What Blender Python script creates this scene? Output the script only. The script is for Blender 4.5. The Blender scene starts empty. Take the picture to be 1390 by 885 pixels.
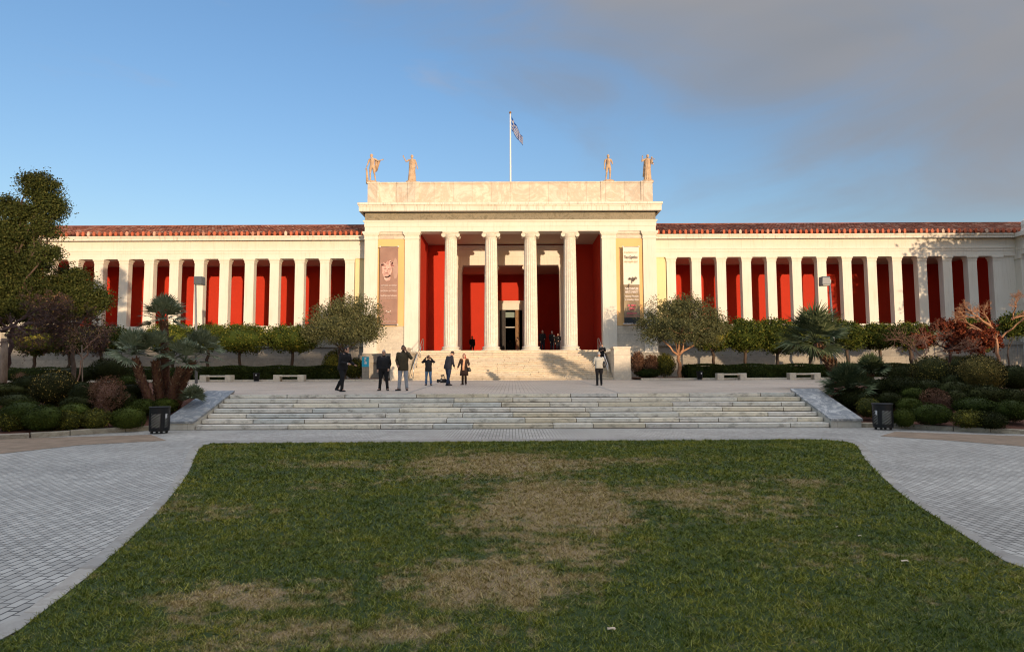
import bpy, math, random
import numpy as np
from mathutils import Vector, Matrix

random.seed(7)
RNG = np.random.default_rng(11)
PI = math.pi
scene = bpy.context.scene
C = scene.collection

# ------------------------------------------------------------------ camera
F = 880.0
CAMZ = 1.76
PITCH = math.atan(65.5 / F)
ROLL = math.radians(-0.22)
CM = Matrix.Rotation(PI / 2 + PITCH, 3, 'X') @ Matrix.Rotation(ROLL, 3, 'Z')
CP = Vector((0, 0, CAMZ))


def ray(px, py):
    return CM @ Vector(((px - 695) / F, (442.5 - py) / F, -1.0))


def at(px, py, D):
    d = ray(px, py)
    return CP + d * (D / d.y)


def zplaza(y):
    return 1.06 + (y - 23.7) * 0.0126


def hit(px, py, fz):
    """walk along a ray until it meets the ground fz(x, y)"""
    d = ray(px, py)
    t = 3.0
    while t < 90:
        p = CP + d * t
        if p.z < fz(p.x, p.y):
            return p
        t += 0.02
    return CP + d * 60


cam_data = bpy.data.cameras.new('camera')
cam = bpy.data.objects.new('camera', cam_data)
C.objects.link(cam)
cam_data.sensor_width = 36
cam_data.lens = 36 * F / 1390
cam_data.clip_start = 0.1
cam_data.clip_end = 6000
cam.matrix_world = Matrix.Translation(CP) @ CM.to_4x4()
scene.camera = cam


# ------------------------------------------------------------------ objects
def tag(o, label=None, cat=None, group=None, kind=None):
    if label: o['label'] = label
    if cat: o['category'] = cat
    if group: o['group'] = group
    if kind: o['kind'] = kind
    return o


def link(name, me, mats=(), parent=None, smooth=False):
    if not isinstance(mats, (list, tuple)): mats = [mats]
    for m in mats: me.materials.append(m)
    o = bpy.data.objects.new(name, me)
    C.objects.link(o)
    if parent is not None: o.parent = parent
    if smooth:
        me.polygons.foreach_set('use_smooth', [True] * len(me.polygons))
    return o


def thing(name, label, cat, loc=(0, 0, 0), rz=0, group=None):
    o = bpy.data.objects.new(name, None)
    o.empty_display_size = 0.2
    C.objects.link(o)
    o.location = loc
    o.rotation_euler = (0, 0, rz)
    tag(o, label, cat, group)
    return o


def copy_tree(o, parent=None):
    c = o.copy()
    C.objects.link(c)
    if parent is not None: c.parent = parent
    for ch in list(o.children): copy_tree(ch, c)
    return c


class MB:
    def __init__(s):
        s.v = []; s.f = []; s.m = []

    def add(s, verts, faces, mi=0):
        b = len(s.v)
        s.v.extend([tuple(v) for v in verts])
        for f in faces:
            s.f.append(tuple(b + i for i in f)); s.m.append(mi)
        return s

    def box(s, x0, x1, y0, y1, z0, z1, mi=0):
        if x0 > x1: x0, x1 = x1, x0
        if y0 > y1: y0, y1 = y1, y0
        if z0 > z1: z0, z1 = z1, z0
        v = [(x0, y0, z0), (x1, y0, z0), (x1, y1, z0), (x0, y1, z0), (x0, y0, z1), (x1, y0, z1), (x1, y1, z1), (x0, y1, z1)]
        f = [(0, 3, 2, 1), (4, 5, 6, 7), (0, 1, 5, 4), (1, 2, 6, 5), (2, 3, 7, 6), (3, 0, 4, 7)]
        return s.add(v, f, mi)

    def rbox(s, x0, x1, y0, y1, z0, z1, b=0.02, mi=0):
        """box with chamfered edges (rings stacked along z)"""
        rings = []
        for z, i in ((z0, b), (z0 + b, 0), (z1 - b, 0), (z1, b)):
            rings.append([(x0 + i + b, y0 + i, z), (x1 - i - b, y0 + i, z), (x1 - i, y0 + i + b, z), (x1 - i, y1 - i - b, z),
                          (x1 - i - b, y1 - i, z), (x0 + i + b, y1 - i, z), (x0 + i, y1 - i - b, z), (x0 + i, y0 + i + b, z)])
        return s.rings(rings, mi, True)

    def rings(s, rings, mi=0, cap=True, closed=True):
        n = len(rings[0]); b = len(s.v)
        for r in rings: s.v.extend([tuple(p) for p in r])
        for k in range(len(rings) - 1):
            for i in range(n if closed else n - 1):
                j = (i + 1) % n
                s.f.append((b + k * n + i, b + k * n + j, b + (k + 1) * n + j, b + (k + 1) * n + i)); s.m.append(mi)
        if cap:
            s.f.append(tuple(b + i for i in range(n))[::-1]); s.m.append(mi)
            s.f.append(tuple(b + (len(rings) - 1) * n + i for i in range(n))); s.m.append(mi)
        return s

    def lathe(s, cx, cy, prof, n=24, mi=0, cap=True):
        return s.rings([[(cx + r * math.cos(2 * PI * i / n), cy + r * math.sin(2 * PI * i / n), z) for i in range(n)] for r, z in prof], mi, cap)

    def tube(s, pts, rad, n=8, mi=0, cap=True, squash=None):
        pts = [Vector(p) for p in pts]
        if not hasattr(rad, '__len__'): rad = [rad] * len(pts)
        rings = []
        ref = None
        for i, p in enumerate(pts):
            t = (pts[min(i + 1, len(pts) - 1)] - pts[max(i - 1, 0)])
            if t.length < 1e-9: t = Vector((0, 0, 1))
            t.normalize()
            if ref is None:
                ref = Vector((1, 0, 0)) if abs(t.x) < 0.9 else Vector((0, 1, 0))
            u = (ref - t * ref.dot(t))
            if u.length < 1e-4:
                ref = Vector((0, 1, 0)); u = ref - t * ref.dot(t)
            u.normalize(); w = t.cross(u); ref = u
            rings.append([p + (u * math.cos(2 * PI * k / n) + w * math.sin(2 * PI * k / n)) * rad[i] for k in range(n)])
        return s.rings(rings, mi, cap)

    def loft(s, secs, n=16, mi=0, cap=True, p=2.3):
        """secs: (cx, cy, cz, rx, ry[, rot]) horizontal super-ellipse sections"""
        R = []
        for sc in secs:
            cx, cy, cz, rx, ry = sc[:5]; a0 = sc[5] if len(sc) > 5 else 0
            ring = []
            for k in range(n):
                a = 2 * PI * k / n
                c, d = math.cos(a), math.sin(a)
                x = rx * math.copysign(abs(c) ** (2 / p), c); y = ry * math.copysign(abs(d) ** (2 / p), d)
                ring.append((cx + x * math.cos(a0) - y * math.sin(a0), cy + x * math.sin(a0) + y * math.cos(a0), cz))
            R.append(ring)
        return s.rings(R, mi, cap)

    def ellipsoid(s, c, r, n=12, m=8, mi=0, M=None):
        R = []
        for k in range(m + 1):
            th = PI * (0.02 + 0.96 * k / m)
            ring = []
            for i in range(n):
                a = 2 * PI * i / n
                q = Vector((r[0] * math.sin(th) * math.cos(a), r[1] * math.sin(th) * math.sin(a), -r[2] * math.cos(th)))
                if M is not None: q = M @ q
                ring.append(Vector(c) + q)
            R.append(ring)
        return s.rings(R, mi, True)

    def mesh(s, name='mesh'):
        me = bpy.data.meshes.new(name)
        me.from_pydata(s.v, [], s.f)
        me.update()
        return me

    def build(s, name, mats, parent=None, smooth=False, angle=None):
        me = s.mesh(name)
        o = link(name, me, mats, parent, smooth or angle is not None)
        if any(s.m): me.polygons.foreach_set('material_index', s.m)
        if angle is not None:
            try: me.set_sharp_from_angle(angle=math.radians(angle))
            except Exception: pass
        return o


def quads_mesh(name, V, mats, parent=None, extra=None, smooth=False):
    """V: (N,4,3) quads; extra: an MB merged in"""
    V = np.asarray(V, dtype=np.float32)
    n = len(V)
    ev = np.array(extra.v, dtype=np.float32).reshape(-1, 3) if extra else np.zeros((0, 3), np.float32)
    me = bpy.data.meshes.new(name)
    nv = n * 4 + len(ev)
    me.vertices.add(nv)
    me.vertices.foreach_set('co', np.concatenate([V.reshape(-1, 3), ev]).ravel())
    loops = list(range(n * 4)); starts = list(range(0, n * 4, 4)); tot = [4] * n
    mi = [0] * n
    if extra:
        for f, m in zip(extra.f, extra.m):
            starts.append(len(loops)); tot.append(len(f)); loops.extend([n * 4 + i for i in f]); mi.append(m)
    me.loops.add(len(loops)); me.loops.foreach_set('vertex_index', loops)
    me.polygons.add(len(starts)); me.polygons.foreach_set('loop_start', starts); me.polygons.foreach_set('loop_total', tot)
    o = link(name, me, mats, parent)
    me.polygons.foreach_set('material_index', mi)
    me.update(calc_edges=True)
    me.validate()
    return o


# ------------------------------------------------------------------ materials
class N:
    def __init__(s, name):
        s.m = bpy.data.materials.new(name); s.m.use_nodes = True
        s.t = s.m.node_tree; s.n = s.t.nodes; s.l = s.t.links
        s.b = s.n['Principled BSDF']

    def node(s, t, **kw):
        n = s.n.new(t)
        for k, v in kw.items():
            if k.startswith('i_'):
                k = k[2:]
                k = int(k) if k.isdigit() else k.replace('_', ' ')
                n.inputs[k].default_value = v
            else: setattr(n, k, v)
        return n

    def link(s, a, b): s.l.new(a, b)

    def co(s, scale=(1, 1, 1), axes=None, rot=(0, 0, 0), world=False):
        if world:
            g = s.node('ShaderNodeNewGeometry'); out = g.outputs['Position']
        else:
            g = s.node('ShaderNodeTexCoord'); out = g.outputs['Object']
        if axes:
            sp = s.node('ShaderNodeSeparateXYZ'); s.link(out, sp.inputs[0])
            cb = s.node('ShaderNodeCombineXYZ')
            for i, a in enumerate(axes):
                if a in 'xyz': s.link(sp.outputs['xyz'.index(a)], cb.inputs[i])
            out = cb.outputs[0]
        mp = s.node('ShaderNodeMapping'); mp.inputs['Scale'].default_value = scale; mp.inputs['Rotation'].default_value = rot
        s.link(out, mp.inputs[0])
        return mp.outputs[0]

    def noise(s, vec, scale, detail=4, rough=0.6, dist=0):
        n = s.node('ShaderNodeTexNoise')
        n.inputs['Scale'].default_value = scale; n.inputs['Detail'].default_value = detail
        n.inputs['Roughness'].default_value = rough; n.inputs['Distortion'].default_value = dist
        s.link(vec, n.inputs['Vector'])
        return n.outputs[0]

    def ramp(s, fac, stops):
        r = s.node('ShaderNodeValToRGB')
        e = r.color_ramp.elements
        while len(e) < len(stops): e.new(0.5)
        for k, (p, c) in enumerate(stops):
            e[k].position = p
            e[k].color = (c, c, c, 1) if not hasattr(c, '__len__') else (*c[:3], 1)
        s.link(fac, r.inputs[0])
        return r.outputs[0]

    def mix(s, fac, a, b, mode='MIX'):
        m = s.node('ShaderNodeMix', data_type='RGBA', blend_type=mode)
        for sock, v in ((m.inputs[0], fac), (m.inputs[6], a), (m.inputs[7], b)):
            if hasattr(v, 'links') or isinstance(v, bpy.types.NodeSocket): s.link(v, sock)
            elif hasattr(v, '__len__'): sock.default_value = (*v[:3], 1)
            else: sock.default_value = v
        return m.outputs[2]

    def math(s, op, a, b=None, clamp=False):
        m = s.node('ShaderNodeMath', operation=op, use_clamp=clamp)
        for i, v in enumerate((a, b)):
            if v is None: continue
            if isinstance(v, bpy.types.NodeSocket): s.link(v, m.inputs[i])
            else: m.inputs[i].default_value = v
        return m.outputs[0]

    def bump(s, h, strength=0.3, dist=0.02, prev=None):
        b = s.node('ShaderNodeBump'); b.inputs['Strength'].default_value = strength; b.inputs['Distance'].default_value = dist
        s.link(h, b.inputs['Height'])
        if prev is not None: s.link(prev, b.inputs['Normal'])
        return b.outputs[0]

    def done(s, col, rough=0.8, normal=None, metal=0, spec=0.3):
        if isinstance(col, bpy.types.NodeSocket): s.link(col, s.b.inputs['Base Color'])
        else: s.b.inputs['Base Color'].default_value = (*col[:3], 1)
        if isinstance(rough, bpy.types.NodeSocket): s.link(rough, s.b.inputs['Roughness'])
        else: s.b.inputs['Roughness'].default_value = rough
        s.b.inputs['Metallic'].default_value = metal
        s.b.inputs['Specular IOR Level'].default_value = spec
        if normal is not None: s.link(normal, s.b.inputs['Normal'])
        return s.m


def m_mottle(name, c1, c2, scale=2.0, rough=0.8, bump=0.15, bscale=40, dist=0.01, stretch=(1, 1, 1), metal=0, spec=0.3, lo=0.35, hi=0.65):
    k = N(name); v = k.co(stretch)
    col = k.ramp(k.noise(v, scale, 6), [(lo, c1), (hi, c2)])
    nb = k.bump(k.noise(k.co(), bscale, 3), bump, dist) if bump else None
    return k.done(col, rough, nb, metal, spec)


def m_plaster(name, base, dirty, dark, amount=0.25, rough=0.85):
    """painted masonry: faint patches, vertical rain streaks and a few grimy spots"""
    k = N(name)
    v = k.co()
    big = k.ramp(k.noise(v, 0.5, 5), [(0.35, base), (0.75, dirty)])
    st = k.noise(k.co((5, 5, 0.35)), 1.6, 5, 0.65)
    st = k.ramp(st, [(0.52, 0), (0.75, 1)])
    c = k.mix(k.math('MULTIPLY', st, amount), big, dark)
    sp = k.ramp(k.noise(v, 6, 6, 0.7), [(0.62, 0), (0.78, 1)])
    c = k.mix(k.math('MULTIPLY', sp, amount * 0.8), c, dark)
    nb = k.bump(k.noise(v, 25, 5), 0.12, 0.01)
    return k.done(c, rough, nb)


def m_marble(name, base, vein, bw=None, bh=None, axes='xz', tint=0.12, rough=0.55, dirt=None, dirt_amt=0.5, mortar=(.25, .22, .18), msize=0.006, off=0.5, world=False, vamt=0.45, island=0, vscale=1.0):
    """veined marble, optionally laid in blocks of slightly different tints"""
    k = N(name)
    v = k.co(world=world)
    if island:
        # every block is cut from another part of the quarry: shift the veins and the tint block by block
        gg = k.node('ShaderNodeNewGeometry'); oi = k.node('ShaderNodeObjectInfo')
        rnd = k.math('FRACT', k.math('ADD', gg.outputs['Random Per Island'], k.math('MULTIPLY', oi.outputs['Random'], 7.31)))
        cb = k.node('ShaderNodeCombineXYZ')
        for i in range(3): k.link(k.math('MULTIPLY', rnd, 37.0 + 11 * i), cb.inputs[i])
        va = k.node('ShaderNodeVectorMath', operation='ADD'); k.link(v, va.inputs[0]); k.link(cb.outputs[0], va.inputs[1]); v = va.outputs[0]
    warp = k.noise(v, 0.8 * vscale, 6, 0.65, 0.8)
    ve = k.ramp(k.noise(v, 1.7 * vscale, 8, 0.7, 1.4), [(0.40, 0), (0.49, 1), (0.52, 1), (0.60, 0)])
    col = k.ramp(warp, [(0.3, base), (0.7, [a * (1 - tint) for a in base])])
    col = k.mix(k.math('MULTIPLY', ve, vamt), col, vein)
    nrm = None
    if island:
        ti = k.ramp(rnd, [(0, (1 - island, 1 - island * .8, 1 - island * .6)), (0.3, (1.0, .99, .96)), (0.55, (1 - island * .5, 1 - island * .5, 1 - island * .42)), (0.8, (1.06, 1.02, .93)), (1.0, (1 - island * .7, 1 - island * .9, 1 - island * 1.3))])
        col = k.mix(1.0, col, ti, 'MULTIPLY')
    if bw:
        vb = k.co((1, 1, 1), axes + '0', world=world)
        br = k.node('ShaderNodeTexBrick', offset=off)
        k.link(vb, br.inputs['Vector'])
        br.inputs['Scale'].default_value = 1; br.inputs['Brick Width'].default_value = bw; br.inputs['Row Height'].default_value = bh
        br.inputs['Mortar Size'].default_value = msize; br.inputs['Mortar Smooth'].default_value = 0.2; br.inputs['Bias'].default_value = 0
        br.inputs['Color1'].default_value = (1, 1, 1, 1); br.inputs['Color2'].default_value = (1 - 2.4 * tint, 1 - 2.2 * tint, 1 - 1.9 * tint, 1)
        br.inputs['Mortar'].default_value = (1, 1, 1, 1)
        col = k.mix(1.0, col, br.outputs['Color'], 'MULTIPLY')
        col = k.mix(k.math('MULTIPLY', br.outputs['Fac'], 0.8), col, mortar)
        nrm = k.bump(k.math('SUBTRACT', 1.0, br.outputs['Fac']), 0.5, 0.01)
    if dirt:
        d = k.ramp(k.noise(k.co((1, 1, 2.2), world=world), 2.6, 8, 0.75), [(0.50, 0), (0.66, 1)])
        col = k.mix(k.math('MULTIPLY', d, dirt_amt), col, dirt)
    nrm = k.bump(k.noise(v, 18, 6), 0.15, 0.01, nrm)
    return k.done(col, rough, nrm)


def m_leaf(name, c1, c2, c3=None, rough=0.75, pos_scale=1.2, spec=0.08, mid=0.8):
    """foliage: colour differs leaf by leaf and clump by clump"""
    k = N(name)
    g = k.node('ShaderNodeNewGeometry')
    r = k.ramp(g.outputs['Random Per Island'], [(0.0, c1), (mid, c2)] + ([(1.0, c3)] if c3 else []))
    n = k.ramp(k.noise(k.co(), pos_scale, 3), [(0.35, 0.75), (0.65, 1.2)])
    col = k.mix(1.0, r, n, 'MULTIPLY')
    m = k.done(col, rough, None, 0, spec)
    return m


def m_plain(name, c, rough=0.6, metal=0, var=0.12, spec=0.3, scale=8):
    return m_mottle(name, c, [a * (1 - var) for a in c], scale, rough, 0.08, 60, 0.003, metal=metal, spec=spec)
WEST = -.12
SUN_E = 2.2
SUN_C = (1.0, .745, .50)
SKY_S = 0.15
SKY_T1, SKY_T2 = (1.20, 1.18, 1.34), (1.10, 1.20, 1.42)
EXPO = 1.15
CL_LO, CL_HI = 0.35, 0.64
CL_C1, CL_C2 = (.72, .82, .98), (1.0, 1.0, 1.06)
CL_W = (1.3, 1.25, 1.35)
CASTERS = [('low apartment block at the left end of the street behind the viewer', -48, -13, 10.6), ('apartment block second from the left behind the viewer', -12, 18, 10.2), ('apartment block left of the street opening behind the viewer', 19, 41.5, 10.0),
           ('lower shop building in the middle of the row behind the viewer', 42, 60, 7.2), ('apartment block right of the low shop building behind the viewer', 61, 84, 8.6), ('apartment block near the right end behind the viewer', 85, 115, 8.4)]
PINES = [('broad pine tree beyond the right edge of the garden', 46.8, 36, 18.0, 5.0), ('tall pine tree farther right of the garden', 54, 35, 19, 5.2), ('pine tree at the far right of the garden', 62, 38, 18, 5)]
CL_Z = 4.0
# ------------------------------------------------------------------ light
SUN_AZ = math.radians(23.7)      # the sun stands behind the viewer, to the right
SUN_EL = math.radians(2.7)
to_sun = Vector((math.sin(SUN_AZ) * math.cos(SUN_EL), -math.cos(SUN_AZ) * math.cos(SUN_EL), math.sin(SUN_EL)))
sl = bpy.data.lights.new('sun', 'SUN')
sl.energy = SUN_E
sl.angle = math.radians(0.5)
sl.color = SUN_C
so = bpy.data.objects.new('sun', sl)
C.objects.link(so)
so.rotation_euler = to_sun.to_track_quat('Z', 'Y').to_euler()
so.location = (0, 0, 60)

world = bpy.data.worlds.new('World')
scene.world = world
world.use_nodes = True
wt = world.node_tree
bg = wt.nodes['Background']
sky = wt.nodes.new('ShaderNodeTexSky')
sky.sky_type = 'NISHITA'
sky.sun_disc = False
sky.sun_elevation = SUN_EL
sky.sun_rotation = math.atan2(to_sun.x, to_sun.y)
sky.altitude = 100
sky.air_density = 1.0
sky.dust_density = 0.6
sky.ozone_density = 2.0
tc = wt.nodes.new('ShaderNodeTexCoord')


def wmath(op, a, b=None, c=None, clamp=False):
    m = wt.nodes.new('ShaderNodeMath'); m.operation = op; m.use_clamp = clamp
    for i, v in enumerate((a, b, c)):
        if v is None: continue
        if isinstance(v, bpy.types.NodeSocket): wt.links.new(v, m.inputs[i])
        else: m.inputs[i].default_value = v
    return m.outputs[0]


def wnoise(scale, st, detail=6, rough=0.55, loc=(0, 0, 0), dist=0.3):
    mp = wt.nodes.new('ShaderNodeMapping'); mp.inputs['Scale'].default_value = st; mp.inputs['Location'].default_value = loc
    wt.links.new(tc.outputs['Generated'], mp.inputs[0])
    n = wt.nodes.new('ShaderNodeTexNoise'); n.inputs['Scale'].default_value = scale; n.inputs['Detail'].default_value = detail
    n.inputs['Roughness'].default_value = rough; n.inputs['Distortion'].default_value = dist
    wt.links.new(mp.outputs[0], n.inputs['Vector'])
    return n.outputs[0]


def wramp(f, stops):
    r = wt.nodes.new('ShaderNodeValToRGB'); e = r.color_ramp.elements
    r.color_ramp.interpolation = 'EASE'
    while len(e) < len(stops): e.new(0.5)
    for k, (p, c) in enumerate(stops):
        e[k].position = p; e[k].color = (c, c, c, 1) if not hasattr(c, '__len__') else (*c, 1)
    wt.links.new(f, r.inputs[0])
    return r.outputs[0]


def wmix(fac, a, b, mode='MIX'):
    m = wt.nodes.new('ShaderNodeMix'); m.data_type = 'RGBA'; m.blend_type = mode
    for s_, v in ((m.inputs[0], fac), (m.inputs[6], a), (m.inputs[7], b)):
        if isinstance(v, bpy.types.NodeSocket): wt.links.new(v, s_)
        elif hasattr(v, '__len__'): s_.default_value = (*v, 1)
        else: s_.default_value = v
    return m.outputs[2]


sp = wt.nodes.new('ShaderNodeSeparateXYZ')
wt.links.new(tc.outputs['Generated'], sp.inputs[0])
X, Y, Z = sp.outputs
# a sheet of grey stratus overhead, its lower edge slanting down to the right
edge = wmath('ADD', wmath('MULTIPLY', X, 0.45), wmath('MULTIPLY', Z, 1.0))
edge = wmath('ADD', edge, wmath('MULTIPLY', wmath('SUBTRACT', wnoise(2.6, (1, 1, 2.6), 8, 0.55, (3.1, 0.2, 0.7), 0.9), 0.5), 0.40))
sheet = wramp(edge, [(CL_LO, 0), (CL_HI, 1)])
thick = wramp(wnoise(2.2, (1, 1, 3.2), 6, 0.5, (0, 0, 2.0)), [(0.3, 0.82), (0.7, 1.0)])
cloud_col = wramp(wnoise(1.3, (1, 1, 2.5), 4, 0.5, (5, 0, 0)), [(0.3, CL_C1), (0.7, CL_C2)])
wisps = wramp(wnoise(3.0, (1, 1, 5), 5, 0.6, (9, 1, 0)), [(0.62, 0), (0.85, 0.35)])
base_sky = wmix(1.0, sky.outputs[0], wramp(Z, [(0.05, SKY_T1), (0.50, SKY_T2)]), 'MULTIPLY')
west = wmath('ADD', 1.0, wmath('MULTIPLY', wramp(wmath('MULTIPLY', Y, -1.0), [(0.0, 0.0), (0.6, 1.0)]), WEST))    # unseen sky behind the viewer is dimmed to cut fill in the porch
wv = wt.nodes.new('ShaderNodeCombineXYZ')
for i_ in range(3): wt.links.new(west, wv.inputs[i_])
base_sky = wmix(1.0, base_sky, wv.outputs[0], 'MULTIPLY')
base_sky = wmix(wisps, base_sky, CL_W)
zen = wmath('ADD', 1.0, wmath('MULTIPLY', wramp(Z, [(0.52, 0.0), (0.8, 1.0)]), CL_Z))       # cloud brightened out of view overhead to lift the ambient light
zv = wt.nodes.new('ShaderNodeCombineXYZ')
for i_ in range(3): wt.links.new(zen, zv.inputs[i_])
cloud_col = wmix(1.0, cloud_col, zv.outputs[0], 'MULTIPLY')
sheet = wmath('MAXIMUM', sheet, wramp(Z, [(0.50, 0), (0.75, 0.85)]))
col = wmix(wmath('MULTIPLY', sheet, thick), base_sky, cloud_col)
wt.links.new(col, bg.inputs[0])
bg.inputs[1].default_value = SKY_S

scene.view_settings.view_transform = 'Standard'
scene.view_settings.look = 'None'
scene.view_settings.exposure = EXPO
scene.view_settings.gamma = 1
scene.cycles.filter_width = 1.15

# ------------------------------------------------------------------ materials
M = {}
M['cream'] = m_plaster('cream_paint', (.70, .66, .57), (.65, .60, .50), (.38, .31, .22), 0.32)
M['cream_trim'] = m_plaster('cream_trim', (.70, .66, .57), (.62, .57, .47), (.30, .24, .17), 0.8)
M['red'] = m_plaster('red_plaster', (.47, .032, .011), (.42, .028, .009), (.36, .03, .015), 0.35)
M['yellow'] = m_plaster('yellow_plaster', (.72, .46, .20), (.68, .42, .18), (.55, .36, .18), 0.3)
M['yellow_pale'] = m_plaster('pale_yellow_plaster', (.70, .60, .33), (.66, .56, .31), (.50, .42, .25), 0.3)
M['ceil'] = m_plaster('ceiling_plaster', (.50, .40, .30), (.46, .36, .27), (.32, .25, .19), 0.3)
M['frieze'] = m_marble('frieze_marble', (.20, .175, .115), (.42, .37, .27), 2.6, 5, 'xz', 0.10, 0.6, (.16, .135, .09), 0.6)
M['parapet'] = m_marble('parapet_marble', (.70, .62, .50), (.44, .35, .25), 1.55, 5.0, 'xz', 0.08, 0.6, (.46, .31, .18), 0.35, vamt=0.6, vscale=.28, msize=.017)
M['column'] = m_marble('column_marble', (.72, .675, .57), (.48, .43, .36), None, None, 'xz', 0.08, 0.55, (.50, .40, .28), 0.3)
M['plinth'] = m_marble('plinth_marble', (.70, .62, .49), (.45, .40, .33), 2.1, 0.62, 'xz', 0.07, 0.6, (.36, .29, .21), 0.35)
M['podium'] = m_marble('podium_stone', (.38, .345, .28), (.25, .22, .18), 2.6, 0.62, 'xz', 0.10, 0.75, (.17, .14, .11), 0.6, msize=.02)
M['stair'] = m_marble('entrance_step_marble', (.70, .61, .47), (.50, .42, .32), None, None, 'xz', 0.10, 0.6, (.30, .22, .14), 0.55, island=.16)
M['step'] = m_marble('grey_step_marble', (.80, .745, .64), (.50, .49, .45), None, None, 'xz', 0.12, 0.55, (.085, .065, .045), 0.62, island=.30, vamt=.3)
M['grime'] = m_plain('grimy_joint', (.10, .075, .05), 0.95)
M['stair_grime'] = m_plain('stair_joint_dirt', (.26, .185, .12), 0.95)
M['slab'] = m_marble('slope_slab_marble', (.56, .55, .52), (.15, .165, .18), None, None, 'xz', 0.55, 0.4, (.16, .16, .15), 0.45, vamt=0.9, vscale=.9)
M['slab_edge'] = m_marble('slab_edge_marble', (.60, .56, .47), (.42, .38, .32), 1.4, 5, 'xz', 0.08, 0.6, (.30, .25, .19), 0.4)
M['statue'] = m_mottle('statue_marble', (.56, .41, .27), (.36, .25, .16), 3.0, 0.75, 0.3, 14, 0.02)
M['kerb'] = m_marble('kerb_stone', (.45, .40, .31), (.26, .22, .17), None, None, 'xz', 0.14, 0.8, (.16, .12, .08), 0.8, island=.22)
M['white_metal'] = m_plain('white_metal', (.72, .70, .66), 0.45, 0.0)
M['steel'] = m_plain('brushed_steel', (.55, .55, .54), 0.35, 0.9)
M['grey_metal'] = m_plain('grey_metal', (.20, .21, .22), 0.5, 0.4)
M['lamp_grey'] = m_plain('lamp_housing_grey', (.11, .125, .14), 0.45, 0.2)
M['black'] = m_plain('black_metal', (.014, .015, .017), 0.42, 0.2)
M['bin_liner'] = m_plain('bin_liner_grey', (.70, .70, .64), 0.7)
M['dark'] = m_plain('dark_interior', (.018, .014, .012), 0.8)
M['door_wood'] = m_mottle('door_wood', (.26, .145, .06), (.16, .085, .035), 4, 0.6, 0.3, 20, 0.01, (8, 8, 1))
M['door_metal'] = m_plain('dark_door_metal', (.035, .030, .027), 0.5, 0.3)
M['glass'] = m_plain('transom_glass', (.20, .25, .22), 0.12, 0.0, spec=0.6)
M['soil'] = m_mottle('mulch_soil', (.075, .030, .018), (.13, .050, .028), 9, 0.95, 0.9, 45, 0.04)
M['tile'] = m_leaf('roof_tile', (.15, .048, .028), (.29, .10, .055), (.36, .22, .15), rough=0.85, pos_scale=0.5)
M['antefix'] = m_leaf('antefix_clay', (.42, .10, .05), (.50, .16, .09), (.62, .50, .38), rough=0.85, pos_scale=0.8)
M['gravel'] = m_mottle('tan_gravel', (.27, .195, .135), (.185, .135, .092), 2.2, 0.95, 0.6, 130, 0.01)


def m_paving(name, base, alt, joint, w, h, warm=None, jx=0.012, world=True, bumpd=0.006, rotate=True):
    k = N(name)
    vb = k.co((1, 1, 1), 'yx0' if rotate else 'xy0', world=world)
    br = k.node('ShaderNodeTexBrick', offset=0.5)
    k.link(vb, br.inputs['Vector'])
    br.inputs['Scale'].default_value = 1; br.inputs['Brick Width'].default_value = w; br.inputs['Row Height'].default_value = h
    br.inputs['Mortar Size'].default_value = jx; br.inputs['Mortar Smooth'].default_value = 0.35; br.inputs['Bias'].default_value = 0.0
    br.inputs['Color1'].default_value = (*base, 1); br.inputs['Color2'].default_value = (*alt, 1)
    br.inputs['Mortar'].default_value = (*joint, 1)
    v = k.co(world=world)
    pat = k.ramp(k.noise(v, 0.45, 6, 0.6), [(0.3, 0.70), (0.7, 1.14)])
    col = k.mix(1.0, br.outputs['Color'], pat, 'MULTIPLY')
    st = k.ramp(k.noise(v, 1.9, 8, 0.78), [(0.44, 0), (0.70, 0.75)])
    col = k.mix(st, col, [c * 0.62 for c in base])
    if warm:
        wn = k.ramp(k.noise(v, 0.25, 3), [(0.45, 0), (0.7, 0.7)])
        col = k.mix(wn, col, warm)
    nb = k.bump(k.math('SUBTRACT', 1.0, br.outputs['Fac']), 0.8, bumpd)
    nb = k.bump(k.noise(k.co((1, 1, 1), world=world), 9, 5), 0.5, 0.008, nb)
    return k.done(col, 0.62, nb, spec=0.4)


M['sett'] = m_paving('grey_sett_paving', (.48, .455, .405), (.32, .30, .265), (.045, .04, .035), 0.17, 0.095, None, 0.009)
M['plaza'] = m_paving('warm_sett_paving', (.50, .42, .34), (.42, .35, .28), (.16, .13, .105), 0.21, 0.16, (.42, .36, .30), 0.011)
M['band'] = m_marble('band_stone', (.40, .37, .32), (.27, .24, .205), 1.1, 9, 'yz', 0.12, 0.7, (.17, .145, .12), 0.6, world=True, msize=.012)


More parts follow.
